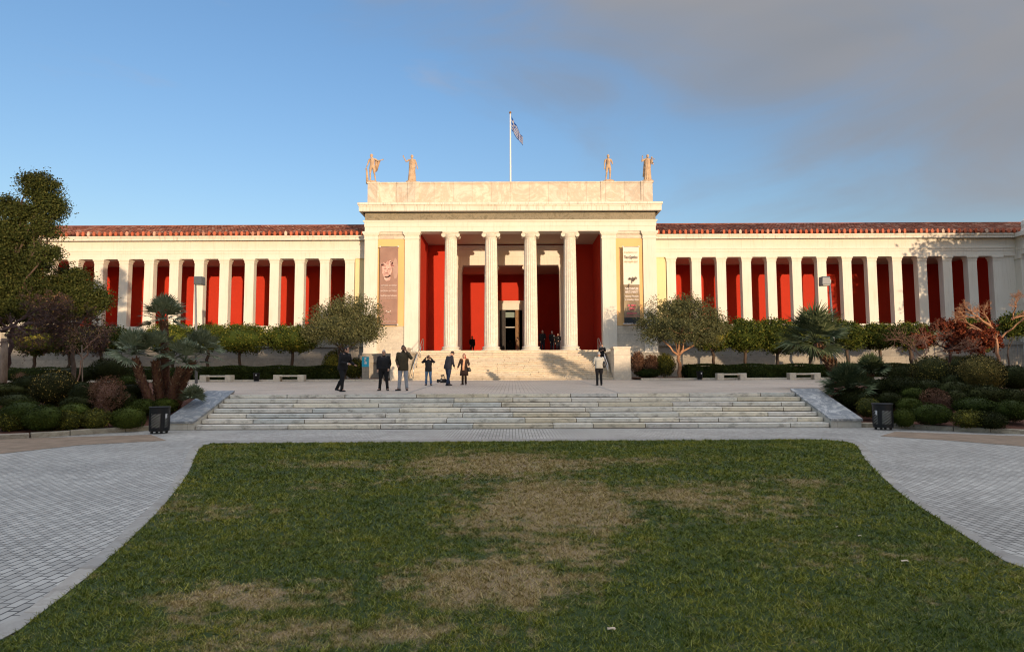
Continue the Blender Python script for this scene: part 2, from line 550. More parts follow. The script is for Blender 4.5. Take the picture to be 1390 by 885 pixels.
def grass_color(k):
    """living green and dry straw patches laid out on the ground"""
    v = k.co(world=True)
    nz = k.noise(v, 0.9, 6, 0.7)
    nz2 = k.noise(v, 3.4, 5, 0.75)
    f = None
    sp_ = k.node('ShaderNodeSeparateXYZ'); k.link(v, sp_.inputs[0])
    for cx, cy, rx, ry, w in DRY:
        dx = k.math('MULTIPLY', k.math('SUBTRACT', sp_.outputs[0], cx), 1 / rx)
        dy = k.math('MULTIPLY', k.math('SUBTRACT', sp_.outputs[1], cy), 1 / ry)
        d = k.math('SQRT', k.math('ADD', k.math('MULTIPLY', dx, dx), k.math('MULTIPLY', dy, dy)))
        g = k.math('MULTIPLY', k.math('SUBTRACT', 1.45, d), w)
        f = g if f is None else k.math('MAXIMUM', f, g)
    f = k.math('MAXIMUM', f, 0.0)
    f = k.math('ADD', k.math('MULTIPLY', f, 1.2), k.math('MULTIPLY', k.math('SUBTRACT', nz, 0.5), 2.5))
    f = k.math('ADD', f, -.03)
    f = k.math('ADD', f, k.math('MULTIPLY', k.math('SUBTRACT', nz2, 0.5), 3.4))
    return k.ramp(f, [(0.34, 0), (0.62, .42), (1.05, 1)])


DRY = [(-0.3, 12.8, 2.0, 1.9, .95), (0.55, 9.0, 1.35, 2.1, 1.0), (2.6, 9.4, 1.7, 1.5, .62), (-0.15, 5.7, .85, .9, .9), (-2.1, 5.3, .95, .42, .78), (0.5, 6.6, .6, .6, .7), (-4.2, 8.6, 1.2, .5, .5), (1.9, 13.2, 2.4, .7, .55), (-3.3, 13.0, 1.8, .6, .5), (-1.2, 4.6, 1.3, .4, .58), (4.6, 10.6, 1.0, .8, .5), (3.4, 6.4, .9, .6, .4), (-3.0, 10.4, 1.0, .5, .4)]


def m_grass(name, ground):
    k = N(name)
    f = grass_color(k)
    if ground:
        n = k.noise(k.co(world=True), 60, 4)
        green = k.ramp(n, [(0.3, (.018, .032, .008)), (0.7, (.045, .072, .016))])
        dry = k.ramp(n, [(0.3, (.16, .11, .055)), (0.7, (.32, .235, .13))])
        col = k.mix(f, green, dry)
        return k.done(col, 0.95, k.bump(n, 0.8, 0.02))
    g = k.node('ShaderNodeNewGeometry')
    tn = k.ramp(k.noise(k.co(world=True), 0.8, 7, 0.72), [(0.33, (.42, .58, .6)), (0.5, (.95, .95, .9)), (0.68, (1.7, 1.35, .9))])
    green = k.ramp(g.outputs['Random Per Island'], [(0, (.040, .056, .006)), (0.5, (.112, .138, .014)), (0.85, (.21, .23, .034)), (0.97, (.30, .34, .08)), (1.0, (.50, .46, .24))])
    green = k.mix(1.0, green, tn, 'MULTIPLY')
    dry = k.ramp(g.outputs['Random Per Island'], [(0, (.18, .115, .035)), (0.5, (.36, .26, .10)), (0.85, (.52, .40, .19)), (1.0, (.12, .14, .03))])
    rf = k.math('ADD', f, k.math('MULTIPLY', k.math('SUBTRACT', g.outputs['Random Per Island'], 0.5), 0.55), True)
    return k.done(k.mix(rf, green, dry), 0.8, spec=0.08)


M['lawn'] = m_grass('lawn_ground', True)
M['blade'] = m_grass('grass_blade', False)


# ------------------------------------------------------------------ ground
def struct(name, mb, mat, smooth=False):
    return tag(mb.build(name, mat, None, smooth), kind='structure')


g = MB(); g.add([(-900, -900, -0.03), (900, -900, -0.03), (900, 900, -0.03), (-900, 900, -0.03)], [(0, 1, 2, 3)])
struct('ground', g, M['gravel'])
g = MB(); g.add([(-60, -40, 0), (60, -40, 0), (60, 21.4, 0), (-60, 21.4, 0)], [(0, 1, 2, 3)])
struct('lower_pavement', g, M['sett'])


def z0(px, py):
    d = ray(px, py); t = -CAMZ / d.z
    return (d.x * t, d.y * t)


def sm(a, b, t):
    t = max(0.0, min(1.0, (t - a) / (b - a)))
    return t * t * (3 - 2 * t)


# lawn outline from its kerb: inner edge of the stone band, left and right, going away from the viewer
LI = [(0, 880), (44.8, 842), (86, 811), (120.6, 783), (151.6, 755.7), (172, 738), (196, 714), (220, 690), (241, 663), (255, 645), (265, 621), (269, 612), (275, 606), (285.9, 602.4)]
LO = [(0, 860), (51.7, 818), (103, 776), (138, 750), (162, 728), (186, 704), (220, 675), (237.7, 651), (248, 632), (255, 614.5), (262, 605), (274, 600), (286, 598.5)]
RI = [(1389.5, 777.5), (1348.5, 754), (1318.7, 734), (1284, 711.7), (1249, 689), (1226.7, 674.4), (1207, 657), (1187, 638), (1172, 622), (1167, 610), (1159.6, 602.4), (1137, 598.6), (1100, 597)]
RO = [(1389.5, 764), (1348.5, 741.5), (1316, 721.6), (1299, 711), (1269, 693), (1239, 671), (1219, 656), (1199.4, 636), (1179.5, 612), (1170, 602), (1160, 597.5), (1138, 595), (1100, 593.7)]


def ext(line, side, off):
    pts = [z0(*p) for p in line]
    return [(side * (9.0 + off), -6.0), (side * (7.4 + off), -2.0), (side * (5.6 + off), 1.6)] + pts if side < 0 else [(9.0 + off, -6.0), (7.6 + off, 0.0), (7.0 + off, 3.0)] + pts


li, lo = ext(LI, -1, 0), ext(LO, -1, .17)
ri, ro = ext(RI, 1, 0), ext(RO, 1, .17)


def chaikin(p):
    for _ in range(2):
        q = [p[0]]
        for a, b in zip(p, p[1:]):
            q.append((a[0] * .75 + b[0] * .25, a[1] * .75 + b[1] * .25)); q.append((a[0] * .25 + b[0] * .75, a[1] * .25 + b[1] * .75))
        q.append(p[-1]); p = q
    return p


li, lo, ri, ro = map(chaikin, (li, lo, ri, ro))
lawn_poly = li + ri[::-1]
g = MB(); g.add([(x, y, 0.012) for x, y in lawn_poly], [tuple(range(len(lawn_poly)))[::-1]])
struct('lawn', g, M['lawn'])
g = MB()


def band(a, b):
    n = max(len(a), len(b)) * 2
    def res(p):
        L = [0]
        for u, w in zip(p, p[1:]): L.append(L[-1] + math.dist(u, w))
        o = []
        for i in range(n):
            s_ = L[-1] * i / (n - 1); j = min(max(k for k in range(len(L)) if L[k] <= s_ + 1e-9), len(p) - 2)
            t = (s_ - L[j]) / max(L[j + 1] - L[j], 1e-6)
            o.append((p[j][0] + (p[j + 1][0] - p[j][0]) * t, p[j][1] + (p[j + 1][1] - p[j][1]) * t))
        return o
    A, B = res(a), res(b)
    base = len(g.v)
    for (x, y), (u, w) in zip(A, B): g.v += [(x, y, 0.016), (u, w, 0.016)]
    for i in range(n - 1):
        g.f.append((base + 2 * i, base + 2 * i + 1, base + 2 * i + 3, base + 2 * i + 2)); g.m.append(0)


band(li, lo); band(ri, ro)
band([li[-1], (0, (li[-1][1] + ri[-1][1]) / 2), ri[-1]], [lo[-1], (0, (lo[-1][1] + ro[-1][1]) / 2 - .05), ro[-1]])
struct('lawn_kerb', g, M['band'])


def inside(poly, xs, ys):
    c = np.zeros(len(xs), bool)
    for (x1, y1), (x2, y2) in zip(poly, poly[1:] + poly[:1]):
        k = ((y1 > ys) != (y2 > ys)) & (xs < (x2 - x1) * (ys - y1) / (y2 - y1 + 1e-12) + x1)
        c ^= k
    return c


def blades():
    out = []
    for y0, y1, dens, h, w in ((2.6, 5.2, 8500, .020, .0055), (5.2, 7.5, 5400, .022, .0075), (7.5, 10.5, 3000, .025, .010), (10.5, 18.2, 1500, .030, .015)):
        hw = y1 * 0.86 + 1.0
        n = int(dens * (y1 - y0) * 2 * hw)
        x = RNG.uniform(-hw, hw, n); y = RNG.uniform(y0, y1, n)
        # half of the blades stand in little tufts
        nt_ = n // 26; tx_ = RNG.uniform(-hw, hw, nt_); ty_ = RNG.uniform(y0, y1, nt_); pick = RNG.integers(0, nt_, n); tf = RNG.random(n) < .5
        x = np.where(tf, tx_[pick] + RNG.normal(size=n) * .018, x); y = np.where(tf, ty_[pick] + RNG.normal(size=n) * .018, y)
        k = inside(lawn_poly, x, y) & (np.abs(x) < y * 0.86 + 0.8)
        x, y = x[k], y[k]; n = len(x)
        a = RNG.uniform(0, 2 * PI, n); hh = h * RNG.uniform(.35, 1.5, n) * np.where(tf[k], 1.25, .85); ww = w * RNG.uniform(.6, 1.3, n)
        lean = RNG.uniform(0, 2 * PI, n); la = hh * RNG.uniform(.2, 2.2, n)
        dx, dy = np.cos(a) * ww / 2, np.sin(a) * ww / 2
        zb = np.full(n, 0.010)
        tx, ty = x + np.cos(lean) * la, y + np.sin(lean) * la
        V = np.stack([np.stack([x - dx, y - dy, zb], 1), np.stack([x + dx, y + dy, zb], 1), np.stack([tx + dx * .25, ty + dy * .25, zb + hh], 1), np.stack([tx - dx * .25, ty - dy * .25, zb + hh * .98], 1)], 1)
        out.append(V)
    return np.concatenate(out)


tag(quads_mesh('grass', blades(), M['blade']), 'short mown lawn with dry straw patches', 'grass', kind='stuff')

# tan gravel strips in front of the beds
for side, pts in ((-1, [(0, 616), (110, 604), (226, 598), (205, 590), (140, 592), (0, 596)]), (1, [(1195, 592), (1215, 586), (1390, 592), (1390, 606), (1290, 598)])):
    w = [z0(*p) for p in pts]
    if side < 0: w = [(-34, w[0][1] - 1.6)] + w + [(-34, w[-1][1] + .2)]
    else: w = w[:3] + [(34, w[2][1] - .2), (34, w[3][1] - 1.6)] + w[3:]
    g = MB(); g.add([(x, y, 0.006) for x, y in w], [tuple(range(len(w)))])
    o = struct('gravel_strip', g, M['gravel'])

# upper plaza sheet
XB = 11.45
def xb(y):
    return XB if y < 23.9 else XB + (y - 23.9) * (23.4 - XB) / (44.6 - 23.9)


def plane_pts(pts): return [(x, y, zplaza(y)) for x, y in pts]


PF = 23.72
pl = [(-10.4, PF), (10.4, PF), (XB, 23.9), (xb(44.8), 44.8), (52, 44.8), (52, 52), (-52, 52), (-52, 44.8), (-xb(44.8), 44.8), (-XB, 23.9)]
g = MB(); g.add(plane_pts(pl), [tuple(range(len(pl)))])
struct('upper_pavement', g, M['plaza'])
# pale stone lines inlaid in the plaza: a narrow frame round the middle field
g = MB()
for s_ in (-1, 1):
    a = (s_ * 3.9, PF + .02); b = (s_ * 4.6, 46)
    v = [(a[0] - .07, a[1]), (a[0] + .07, a[1]), (b[0] + .07, b[1]), (b[0] - .07, b[1])]
    g.add([(x, y, zplaza(y) + .004) for x, y in v], [(0, 1, 2, 3)])
struct('pavement_inlay', g, M['band'])


# planted beds beside the stairs: one height field each side
def curb_y(x):
    a = abs(x)
    if x < 0: return 21.3 if a < 11.25 else 21.3 - 3.0 * sm(11.2, 14.6, a)
    return 21.3 if a < 11.25 else 21.3 - 2.7 * sm(11.2, 15.2, a)


def zbed(x, y):
    a = abs(x)
    if y < curb_y(x): return 0.0
    if a < xb(y): return zplaza(y) if y > PF else 0.0
    d = y - curb_y(x)
    t = .13 + 1.02 * sm(0, 7.5, d) + .006 * max(0, d - 7.5) + .10 * math.sin(x * 1.3) * math.sin(y * .7) * sm(0, 4, d)
    if y > 45.2: t = zplaza(y) + .1
    return t


for s_ in (-1, 1):
    ny, nx = 110, 70
    vs = []; fs = []
    for j in range(ny + 1):
        for i in range(nx + 1):
            y = 17.9 + (46.8 - 17.9) * j / ny
            x0_ = xb(y) - .02
            x = s_ * (x0_ + (50 - x0_) * (i / nx) ** 1.7)
            inb = y > curb_y(x) + .05
            z = zbed(x, y) if inb else -0.25
            if i == 0 and inb: z = min(z, zplaza(y) - .03) if y > 23.9 else z
            vs.append((x, y, z))
    for j in range(ny):
        for i in range(nx):
            a = j * (nx + 1) + i
            fs.append((a, a + 1, a + nx + 2, a + nx + 1) if s_ > 0 else (a, a + nx + 1, a + nx + 2, a + 1))
    g = MB(); g.add(vs, fs)
    struct('planting_bed', g, M['soil'], True)
    # kerb stones along its front, with worn gaps of mortar
    g = MB()
    xs = [11.3]
    rr = random.Random(3 + s_)
    while xs[-1] < 40: xs.append(xs[-1] + rr.uniform(1.0, 1.6) * (.6 if xs[-1] < 14 else 1))
    for a, b in zip(xs, xs[1:]):
        a += rr.uniform(.004, .012); b -= rr.uniform(.004, .012)
        hb_ = rr.uniform(-.02, .012); yb_ = rr.uniform(-.02, .02)
        R = []
        for x in np.linspace(a, b, 4):
            y = curb_y(s_ * x); h = .15 + hb_ + rr.uniform(-.008, .008); y += yb_ + rr.uniform(-.008, .008)
            sl_ = (curb_y(s_ * (x + .05)) - curb_y(s_ * (x - .05))) / .1
            nx_, ny_ = sl_, -1.0; q = math.hypot(nx_, ny_); nx_ /= q; ny_ /= q
            def P(o_, z): return (s_ * (x + nx_ * o_), y + ny_ * o_, z)
            R.append([P(0.1, -.02), P(.1, h - .02), P(.08, h), P(-.1, h), P(-.12, h - .02), P(-.12, -.02)])
        g.rings(R, 0, True)
    struct('bed_kerb', g, M['kerb'])
# kerb of the planted strip at the back of the plaza
g = MB()
for x0_, x1_ in ((-42, -8.9), (8.9, 42)):
    x = x0_
    while x < x1_ - .1:
        e = min(x + 1.3, x1_)
        g.rbox(x + .008, e - .008, 44.85, 45.1, zplaza(45) - .02, zplaza(45) + .13, .012); x = e
struct('strip_kerb', g, M['plinth'])
g = MB(); g.add([(-52, 45.05, zplaza(45) + .09), (-8.9, 45.05, zplaza(45) + .09), (-8.9, 51.6, 1.5), (-52, 51.6, 1.5)], [(0, 1, 2, 3)])
g.add([(8.9, 45.05, zplaza(45) + .09), (52, 45.05, zplaza(45) + .09), (52, 51.6, 1.5), (8.9, 51.6, 1.5)], [(0, 1, 2, 3)])
struct('planting_strip', g, M['soil'])

# ------------------------------------------------------------------ lower stairs
ST = thing('stone_stairs', 'wide flight of worn grey marble steps between the lawn and the plaza', 'stairs', (0, 21.2, 0))
NR, TR = 7, .41
RH = 1.056 / NR


def pbox(name, b, mat, parent, loc0):
    o = b.build(name, mat, parent)
    return o


def local(mb, loc):
    mb.v = [(x - loc[0], y - loc[1], z - loc[2]) for x, y, z in mb.v]
    return mb


rs = random.Random(5)
for i in range(NR):
    y = 21.2 + i * TR
    b = MB()
    x = -10.28
    while x < 10.28 - .01:
        e = min(x + rs.choice((1.3, 1.7, 2.1, 2.6, 3.0)), 10.28)
        if 10.28 - e < .7: e = 10.28
        jz = rs.uniform(-.004, .004); jy = rs.uniform(-.006, .006)
        # tread slab with a slight nosing over a recessed riser
        b.rbox(x + .009, e - .009, y + jy, y + TR + (.03 if i < NR - 1 else .06), RH * i + (.020 if i else .012), RH * (i + 1) + jz, .009)
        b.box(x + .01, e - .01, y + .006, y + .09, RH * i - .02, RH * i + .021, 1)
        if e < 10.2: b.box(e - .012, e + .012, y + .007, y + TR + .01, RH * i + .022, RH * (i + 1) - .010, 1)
        x = e
    local(b, ST.location).build('step', [M['step'], M['grime']], ST)
for s_ in (-1, 1):
    b = MB()
    xi, xo = 10.3, 11.28
    y0_, y1_ = 21.13, 24.1
    zt = lambda y: .25 + (y - y0_) * (1.13 - .25) / (y1_ - y0_ - .15)
    pr = [(y0_, -.02), (y1_, -.02), (y1_, zt(y1_) - .05), (y0_, .21)]
    vs = []
    for x in (xi, xo): vs += [(s_ * x, y, z) for y, z in pr]
    b.add(vs, [(0, 1, 2, 3), (7, 6, 5, 4), (0, 4, 5, 1), (1, 5, 6, 2), (2, 6, 7, 3), (3, 7, 4, 0)])
    local(b, ST.location).build('cheek_block', M['slab_edge'], ST)
    b = MB()
    pr = [(y0_ - .03, .213), (y1_ + .02, zt(y1_) - .045), (y1_ + .02, zt(y1_) + .02), (y0_ - .03, .285)]
    vs = []
    for x in (xi - .02, xo + .04): vs += [(s_ * x, y, z) for y, z in pr]
    b.add(vs, [(0, 1, 2, 3), (7, 6, 5, 4), (0, 4, 5, 1), (1, 5, 6, 2), (2, 6, 7, 3), (3, 7, 4, 0)])
    local(b, ST.location).build('slope_slab', M['slab'], ST)
# ------------------------------------------------------------------ the museum
BX = at(693, 400, 51.8).x                      # its axis
BLOC = (BX, 51.8, 0)
BL = thing('museum_building', 'long neoclassical museum with a columned porch, red walls and tiled wings', 'building', BLOC)


def hw(off, D, py=400):
    return at(693 + off, py, D).x - at(693, py, D).x


def zf(py, D):
    return at(693, py, D).z


def bpart(name, mb, mat, parent=None, smooth=False, angle=None):
    local(mb, BLOC)
    return mb.build(name, mat, parent or BL, smooth, angle)


def sym(mb, a, b, *r, mi=0):
    """a box and its mirror image about the axis"""
    mb.box(BX + a, BX + b, *r, mi=mi); mb.box(BX - b, BX - a, *r, mi=mi)


DE = 51.8
FL = 3.64
zA = zf(314, DE)          # underside of the architrave
ZC = 13.55
o_out, o_in = hw(199, DE), hw(125, DE)
w_p1 = hw(144, DE); w_p2 = hw(181, DE)
# pilasters of the porch
for s_ in (-1, 1):
    for a, b in ((o_in, w_p1), (w_p2, o_out)):
        m = MB()
        x0_, x1_ = sorted((BX + s_ * a, BX + s_ * b))
        m.box(x0_, x1_, DE, DE + .5, 3.35, zA - .62)
        bz = zA - .62
        for k, (e, h0, h1) in enumerate(((.05, 0, .08), (.02, .08, .30), (.07, .30, .38), (.12, .38, .47), (.16, .47, .62))):
            m.box(x0_ - e, x1_ + e, DE - e, DE + .4, bz + h0, bz + h1 - (.002 if k == 4 else 0))
        m.box(x0_ - .06, x1_ + .06, DE - .06, DE + .4, 3.2, 3.5)
        bpart('pilaster', m, M['cream'])
    # infill wall with its coloured field
    m = MB()
    x0_, x1_ = sorted((BX + s_ * (w_p1 - .01), BX + s_ * (w_p2 + .01)))
    m.box(x0_, x1_, DE + .16, DE + .6, 3.0, zA - .002)
    zt_ = zA - .62
    for e, h0, h1 in ((.04, 0.05, .12), (.10, .40, .50), (.13, .50, .61)):
        m.box(x0_ + .05, x1_ - .05, DE + .16 - e, DE + .3, zt_ + h0, zt_ + h1)
    bpart('infill_wall', m, M['plinth'])
    m = MB(); m.box(x0_, x1_, DE + .14, DE + .2, zf(442, DE), zt_ + .04)
    bpart('wall_panel', m, M['yellow'])
    # side wall
    m = MB()
    x0_, x1_ = sorted((BX + s_ * (o_in + .12), BX + s_ * (o_out - .02)))
    m.box(x0_, x1_, DE + .45, 68, 1.0, zA - .004)
    bpart('side_wall', m, M['cream'])
    m = MB()
    x0_, x1_ = sorted((BX + s_ * (o_in + .08), BX + s_ * (o_in + .13)))
    m.box(x0_, x1_, DE + .9, 58.6, FL, ZC)
    bpart('porch_side_wall', m, M['red'])
    m = MB(); m.box(*sorted((BX + s_ * (o_in), BX + s_ * (o_in + .12))), DE + .5, DE + .9, FL, zA - .004)
    bpart('pilaster_return', m, M['cream'])

# entablature of the porch
m = MB()
E = []
def slab(off_m, yfront, zlo, zhi, depth=1.1):
    m.box(BX - off_m, BX + off_m, yfront, DE + depth, zlo, zhi)
z1, z2, z3, z4 = zf(307.5, DE), zf(301.5, DE), zf(299, DE), zf(287, DE)
slab(o_out, DE - .0, zA, z1)
slab(o_out + .035, DE - .035, z1, z2)
slab(o_out + .09, DE - .09, z2, (z2 + z3) / 2)
slab(o_out + .13, DE - .13, (z2 + z3) / 2, z3)
bpart('architrave', m, M['cream'])
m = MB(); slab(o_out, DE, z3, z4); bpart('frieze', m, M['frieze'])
m = MB()
yc = DE - .62
zc0, zc1 = zf(285.5, yc), zf(274.5, yc - .1)
slab(o_out + .10, DE - .10, z4, z4 + .14)
slab(o_out + .17, DE - .17, z4 + .14, zc0 - .03)
m.box(BX - o_out - .36, BX + o_out + .36, yc, 60, zc0 - .03, zc0 + (zc1 - zc0) * .55)
m.box(BX - o_out - .39, BX + o_out + .39, yc - .04, 60, zc0 + (zc1 - zc0) * .55, zc0 + (zc1 - zc0) * .72)
m.box(BX - o_out - .45, BX + o_out + .45, yc - .12, 60, zc0 + (zc1 - zc0) * .72, zc1)
bpart('cornice', m, M['cream_trim'])
m = MB()
zp1 = zf(249, DE + .1)
po = hw(195.5, DE + .1)
m.box(BX - po, BX + po, DE + .1, DE + .8, zc1 - .1, zp1)
m.box(BX - po - .05, BX + po + .05, DE + .05, DE + .85, zp1, zp1 + .12)
m.box(BX - po - .04, BX + po + .04, DE + .05, DE + .85, zc1 - .05, zc1 + .10)
for a, b in ((hw(125, DE), hw(141, DE)), (hw(180, DE), po)):
    sym(m, a, b + (.002 if b == po else 0), DE + .03, DE + .5, zc1 + .1, zp1 + .003)
    sym(m, a - .03, b + .03 if b != po else b + .07, DE - .01, DE + .5, zp1 + .003, zp1 + .125)
bpart('parapet', m, M['parapet'])
ZPAR = zp1 + .125
m = MB()
m.box(BX - po, BX + po, DE + .8, 67, ZC + .1, ZC + .5)
sym(m, po - .5, po - .002, DE + .85, 67, ZC + .5, zp1 - .01)
m.box(BX - po + .5, BX + po - .5, 66.5, 66.99, ZC + .5, zp1 - .02)
bpart('porch_roof', m, M['podium'])
# soffit / ceiling of the porch
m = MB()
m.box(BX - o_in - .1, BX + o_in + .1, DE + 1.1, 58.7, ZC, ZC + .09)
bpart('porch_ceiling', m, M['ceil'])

# rear wall of the porch
D2 = 58.5
wo = hw(73, D2); ao = hw(66.6, D2)
ze_top, ze_bot = zf(334, D2), zf(360, D2)
m = MB()
sym(m, wo, o_in + .1, D2, D2 + .45, FL, ZC - .002)
m.box(BX - wo - .001, BX + wo + .001, D2 + .03, D2 + .45, ze_top, ZC - .002)
bpart('rear_wall', m, M['red'])
m = MB()
h = ze_top - ze_bot
m.box(BX - wo, BX + wo, D2 - .06, D2 + .9, ze_bot, ze_bot + h * .24)
m.box(BX - wo - .02, BX + wo + .02, D2 - .085, D2 + .9, ze_bot + h * .24, ze_bot + h * .42)
m.box(BX - wo - .05, BX + wo + .05, D2 - .12, D2 + .9, ze_bot + h * .42, ze_bot + h * .47)
m.box(BX - wo, BX + wo, D2 - .06, D2 + .9, ze_bot + h * .47, ze_bot + h * .80)
m.box(BX - wo - .08, BX + wo + .08, D2 - .16, D2 + .5, ze_bot + h * .80, ze_bot + h * .88)
m.box(BX - wo - .13, BX + wo + .13, D2 - .24, D2 + .5, ze_bot + h * .88, ze_bot + h)
bpart('inner_entablature', m, M['cream'])
for s_ in (-1, 1):
    m = MB()
    x0_, x1_ = sorted((BX + s_ * ao, BX + s_ * wo))
    m.box(x0_, x1_, D2 - .05, D2 + .9, FL, ze_bot - .5)
    for e, h0, h1 in ((.03, 0, .22), (.07, .22, .32), (.1, .32, .5)):
        m.box(x0_ - e, x1_ + e, D2 - .05 - e, D2 + .9, ze_bot - .5 + h0, ze_bot - .5 + h1 - .002)
    m.box(x0_ - .05, x1_ + .05, D2 - .1, D2 + .9, FL, FL + .3)
    bpart('inner_anta', m, M['cream'])
# vestibule behind it
D3 = 66.8
m = MB()
m.box(BX + 6.4, BX + 6.9, D2 + .45, D3, FL, 12.2)
bpart('vestibule_side_wall', m, M['red'])
m = MB(); m.box(BX - 6.9, BX - 6.4, D2 + .45, D3, FL, 12.2)
bpart('vestibule_side_wall', m, M['red'])
zdo = zf(420.8, D3)
dw = hw(15.4, D3)
m = MB()
sym(m, dw + .3, 6.9, D3, D3 + .5, FL, 12.2)
m.box(BX - dw - .31, BX + dw + .31, D3, D3 + .5, zdo + .3, 12.2)
bpart('vestibule_rear_wall', m, M['red'])
m = MB()
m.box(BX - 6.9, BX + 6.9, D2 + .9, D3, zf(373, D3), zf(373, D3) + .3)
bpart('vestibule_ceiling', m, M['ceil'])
# the door
m = MB()
fo = dw + .36
sym(m, dw, fo, D3 - .12, D3 + .3, FL, zdo)
m.box(BX - fo, BX + fo, D3 - .12, D3 + .3, zdo, zdo + .36)
m.box(BX - fo - .02, BX + fo + .02, D3 - .15, D3 + .2, zdo + .36, zdo + .66)
m.box(BX - fo - .15, BX + fo + .15, D3 - .28, D3 + .2, zdo + .66, zdo + .80)
m.box(BX - fo - .22, BX + fo + .22, D3 - .36, D3 + .2, zdo + .80, zdo + .92)
df = bpart('door_frame', m, M['cream'])
m = MB()
m.box(BX - dw, BX - dw + .62, D3 + .05, D3 + .14, FL, zdo)
for k in range(5): m.rbox(BX - dw + .1, BX - dw + .52, D3 + .02, D3 + .06, FL + .15 + k * .9, FL + .9 + k * .9, .02)
bpart('door_leaf', m, M['door_metal'], df)
m = MB()
m.box(BX + dw - .72, BX + dw - .28, D3 + .05, D3 + .15, FL, zdo)
for k in range(6): m.rbox(BX + dw - .66, BX + dw - .34, D3 + .02, D3 + .06, FL + .12 + k * .76, FL + .76 + k * .76, .02)
bpart('door_leaf', m, M['door_wood'], df)
m = MB()
m.box(BX - dw + .62, BX + dw - .72, D3 + .3, D3 + .34, zdo - .75, zdo - .2)
bpart('transom_window', m, M['glass'], df)
m = MB()
m.box(BX - dw + .62, BX + dw - .72, D3 + .22, D3 + .30, zdo - 1.82, zdo - 1.74)
bpart('transom_bar', m, M['white_metal'], df)
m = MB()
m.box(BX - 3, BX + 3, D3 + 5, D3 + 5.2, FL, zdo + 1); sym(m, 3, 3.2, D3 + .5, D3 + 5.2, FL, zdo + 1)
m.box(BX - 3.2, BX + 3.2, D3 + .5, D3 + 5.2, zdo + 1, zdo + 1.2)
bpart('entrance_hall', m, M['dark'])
m = MB()
m.box(BX - 7, BX + 7, DE + .2, D3 + 5.2, FL - .3, FL - .003)
bpart('porch_floor', m, M['stair'])


# columns
def column(cx, cy, zb, zt, r0, r1, flutes=20, vw=.76, name='column'):
    m = MB()
    hb = r0 * .62
    # shaft with flutes and a slight swelling
    n = flutes * 4
    capd = r0 * 1.02
    zs = [zb + hb, zb + hb + .06, zb + hb + .2] + [zb + hb + .2 + (zt - capd - zb - hb - .35) * k / 10 for k in range(1, 11)] + [zt - capd - .05, zt - capd]
    R = []
    for k, z in enumerate(zs):
        t = (z - zb) / (zt - zb)
        r = r0 + (r1 - r0) * (t ** 1.35)
        dep = 0 if k in (0, 1, len(zs) - 1) else (.5 if k in (2, len(zs) - 2) else 1)
        if k == 0: r *= 1.06
        ring = []
        for i in range(n):
            ph = i % 4
            rr_ = r * (1 - dep * (.0, .055, .075, .055)[ph])
            a = 2 * PI * i / n
            ring.append((cx + rr_ * math.cos(a), cy + rr_ * math.sin(a), z))
        R.append(ring)
    m.rings(R)
    sh = bpart(name, m, M['column'], None, False)
    m = MB()
    prof = [(r0 * 1.34, zb), (r0 * 1.40, zb + .03), (r0 * 1.42, zb + hb * .18), (r0 * 1.38, zb + hb * .32), (r0 * 1.22, zb + hb * .40), (r0 * 1.17, zb + hb * .52), (r0 * 1.20, zb + hb * .62),
            (r0 * 1.27, zb + hb * .70), (r0 * 1.28, zb + hb * .82), (r0 * 1.2, zb + hb * .93), (r0 * 1.07, zb + hb * 1.0)]
    m.lathe(cx, cy, prof, 40)
    bpart('column_base', m, M['column'], sh, angle=40)
    m = MB()
    rv = vw * .235
    m.lathe(cx, cy, [(r1 * .98, zt - capd - .02), (r1 * 1.06, zt - capd + .02), (r1 * 1.02, zt - capd + .07), (r1 * 1.3, zt - capd * .55), (r1 * 1.36, zt - capd * .38), (r1 * 1.2, zt - capd * .3)], 32)
    vz = zt - capd * .18 - rv * .95
    xo_ = vw - rv
    for s_ in (-1, 1):
        # volute drum and its spiral
        R = []
        for yy, q in ((-r1 * 1.02, .92), (-r1 * .98, 1), (-r1 * .5, .86), (0, .78), (r1 * .5, .86), (r1 * .98, 1), (r1 * 1.02, .92)):
            R.append([(cx + s_ * xo_ + rv * q * math.cos(-2 * PI * i / 24), cy + yy, vz + rv * q * math.sin(-2 * PI * i / 24)) for i in range(24)])
        m.rings(R)
        sp_ = []
        for k in range(46):
            a = PI / 2 + s_ * -1 * k * .33
            rr_ = rv * (.93 - .86 * k / 46)
            sp_.append((cx + s_ * xo_ + rr_ * math.cos(a), cy - r1 * 1.03, vz + rr_ * math.sin(a)))
        m.tube(sp_, [rv * .10 * (1 - k / 80) for k in range(46)], 5)
    m.box(cx - xo_, cx + xo_, cy - r1 * .98, cy + r1 * .98, vz + rv * .55, vz + rv * .97)
    m.box(cx - xo_ - .0, cx + xo_ + .0, cy - r1 * 1.04, cy + r1 * 1.04, vz + rv * .86, vz + rv * 1.02)
    m.box(cx - vw * .86, cx + vw * .86, cy - r1 * 1.15, cy + r1 * 1.15, vz + rv * 1.02, zt - .003)
    bpart('capital', m, M['column'], sh, angle=35)


for o_ in (-81, -26.4, 27.2, 81):
    cx = BX + hw(o_, DE + .55)
    column(cx, DE + .55, FL, zA, .57, .475)
for o_ in (-25.2, 25.2):
    column(BX + hw(o_, D2 + .4), D2 + .4, FL, ze_bot, .42, .36, vw=.66, name='inner_column')

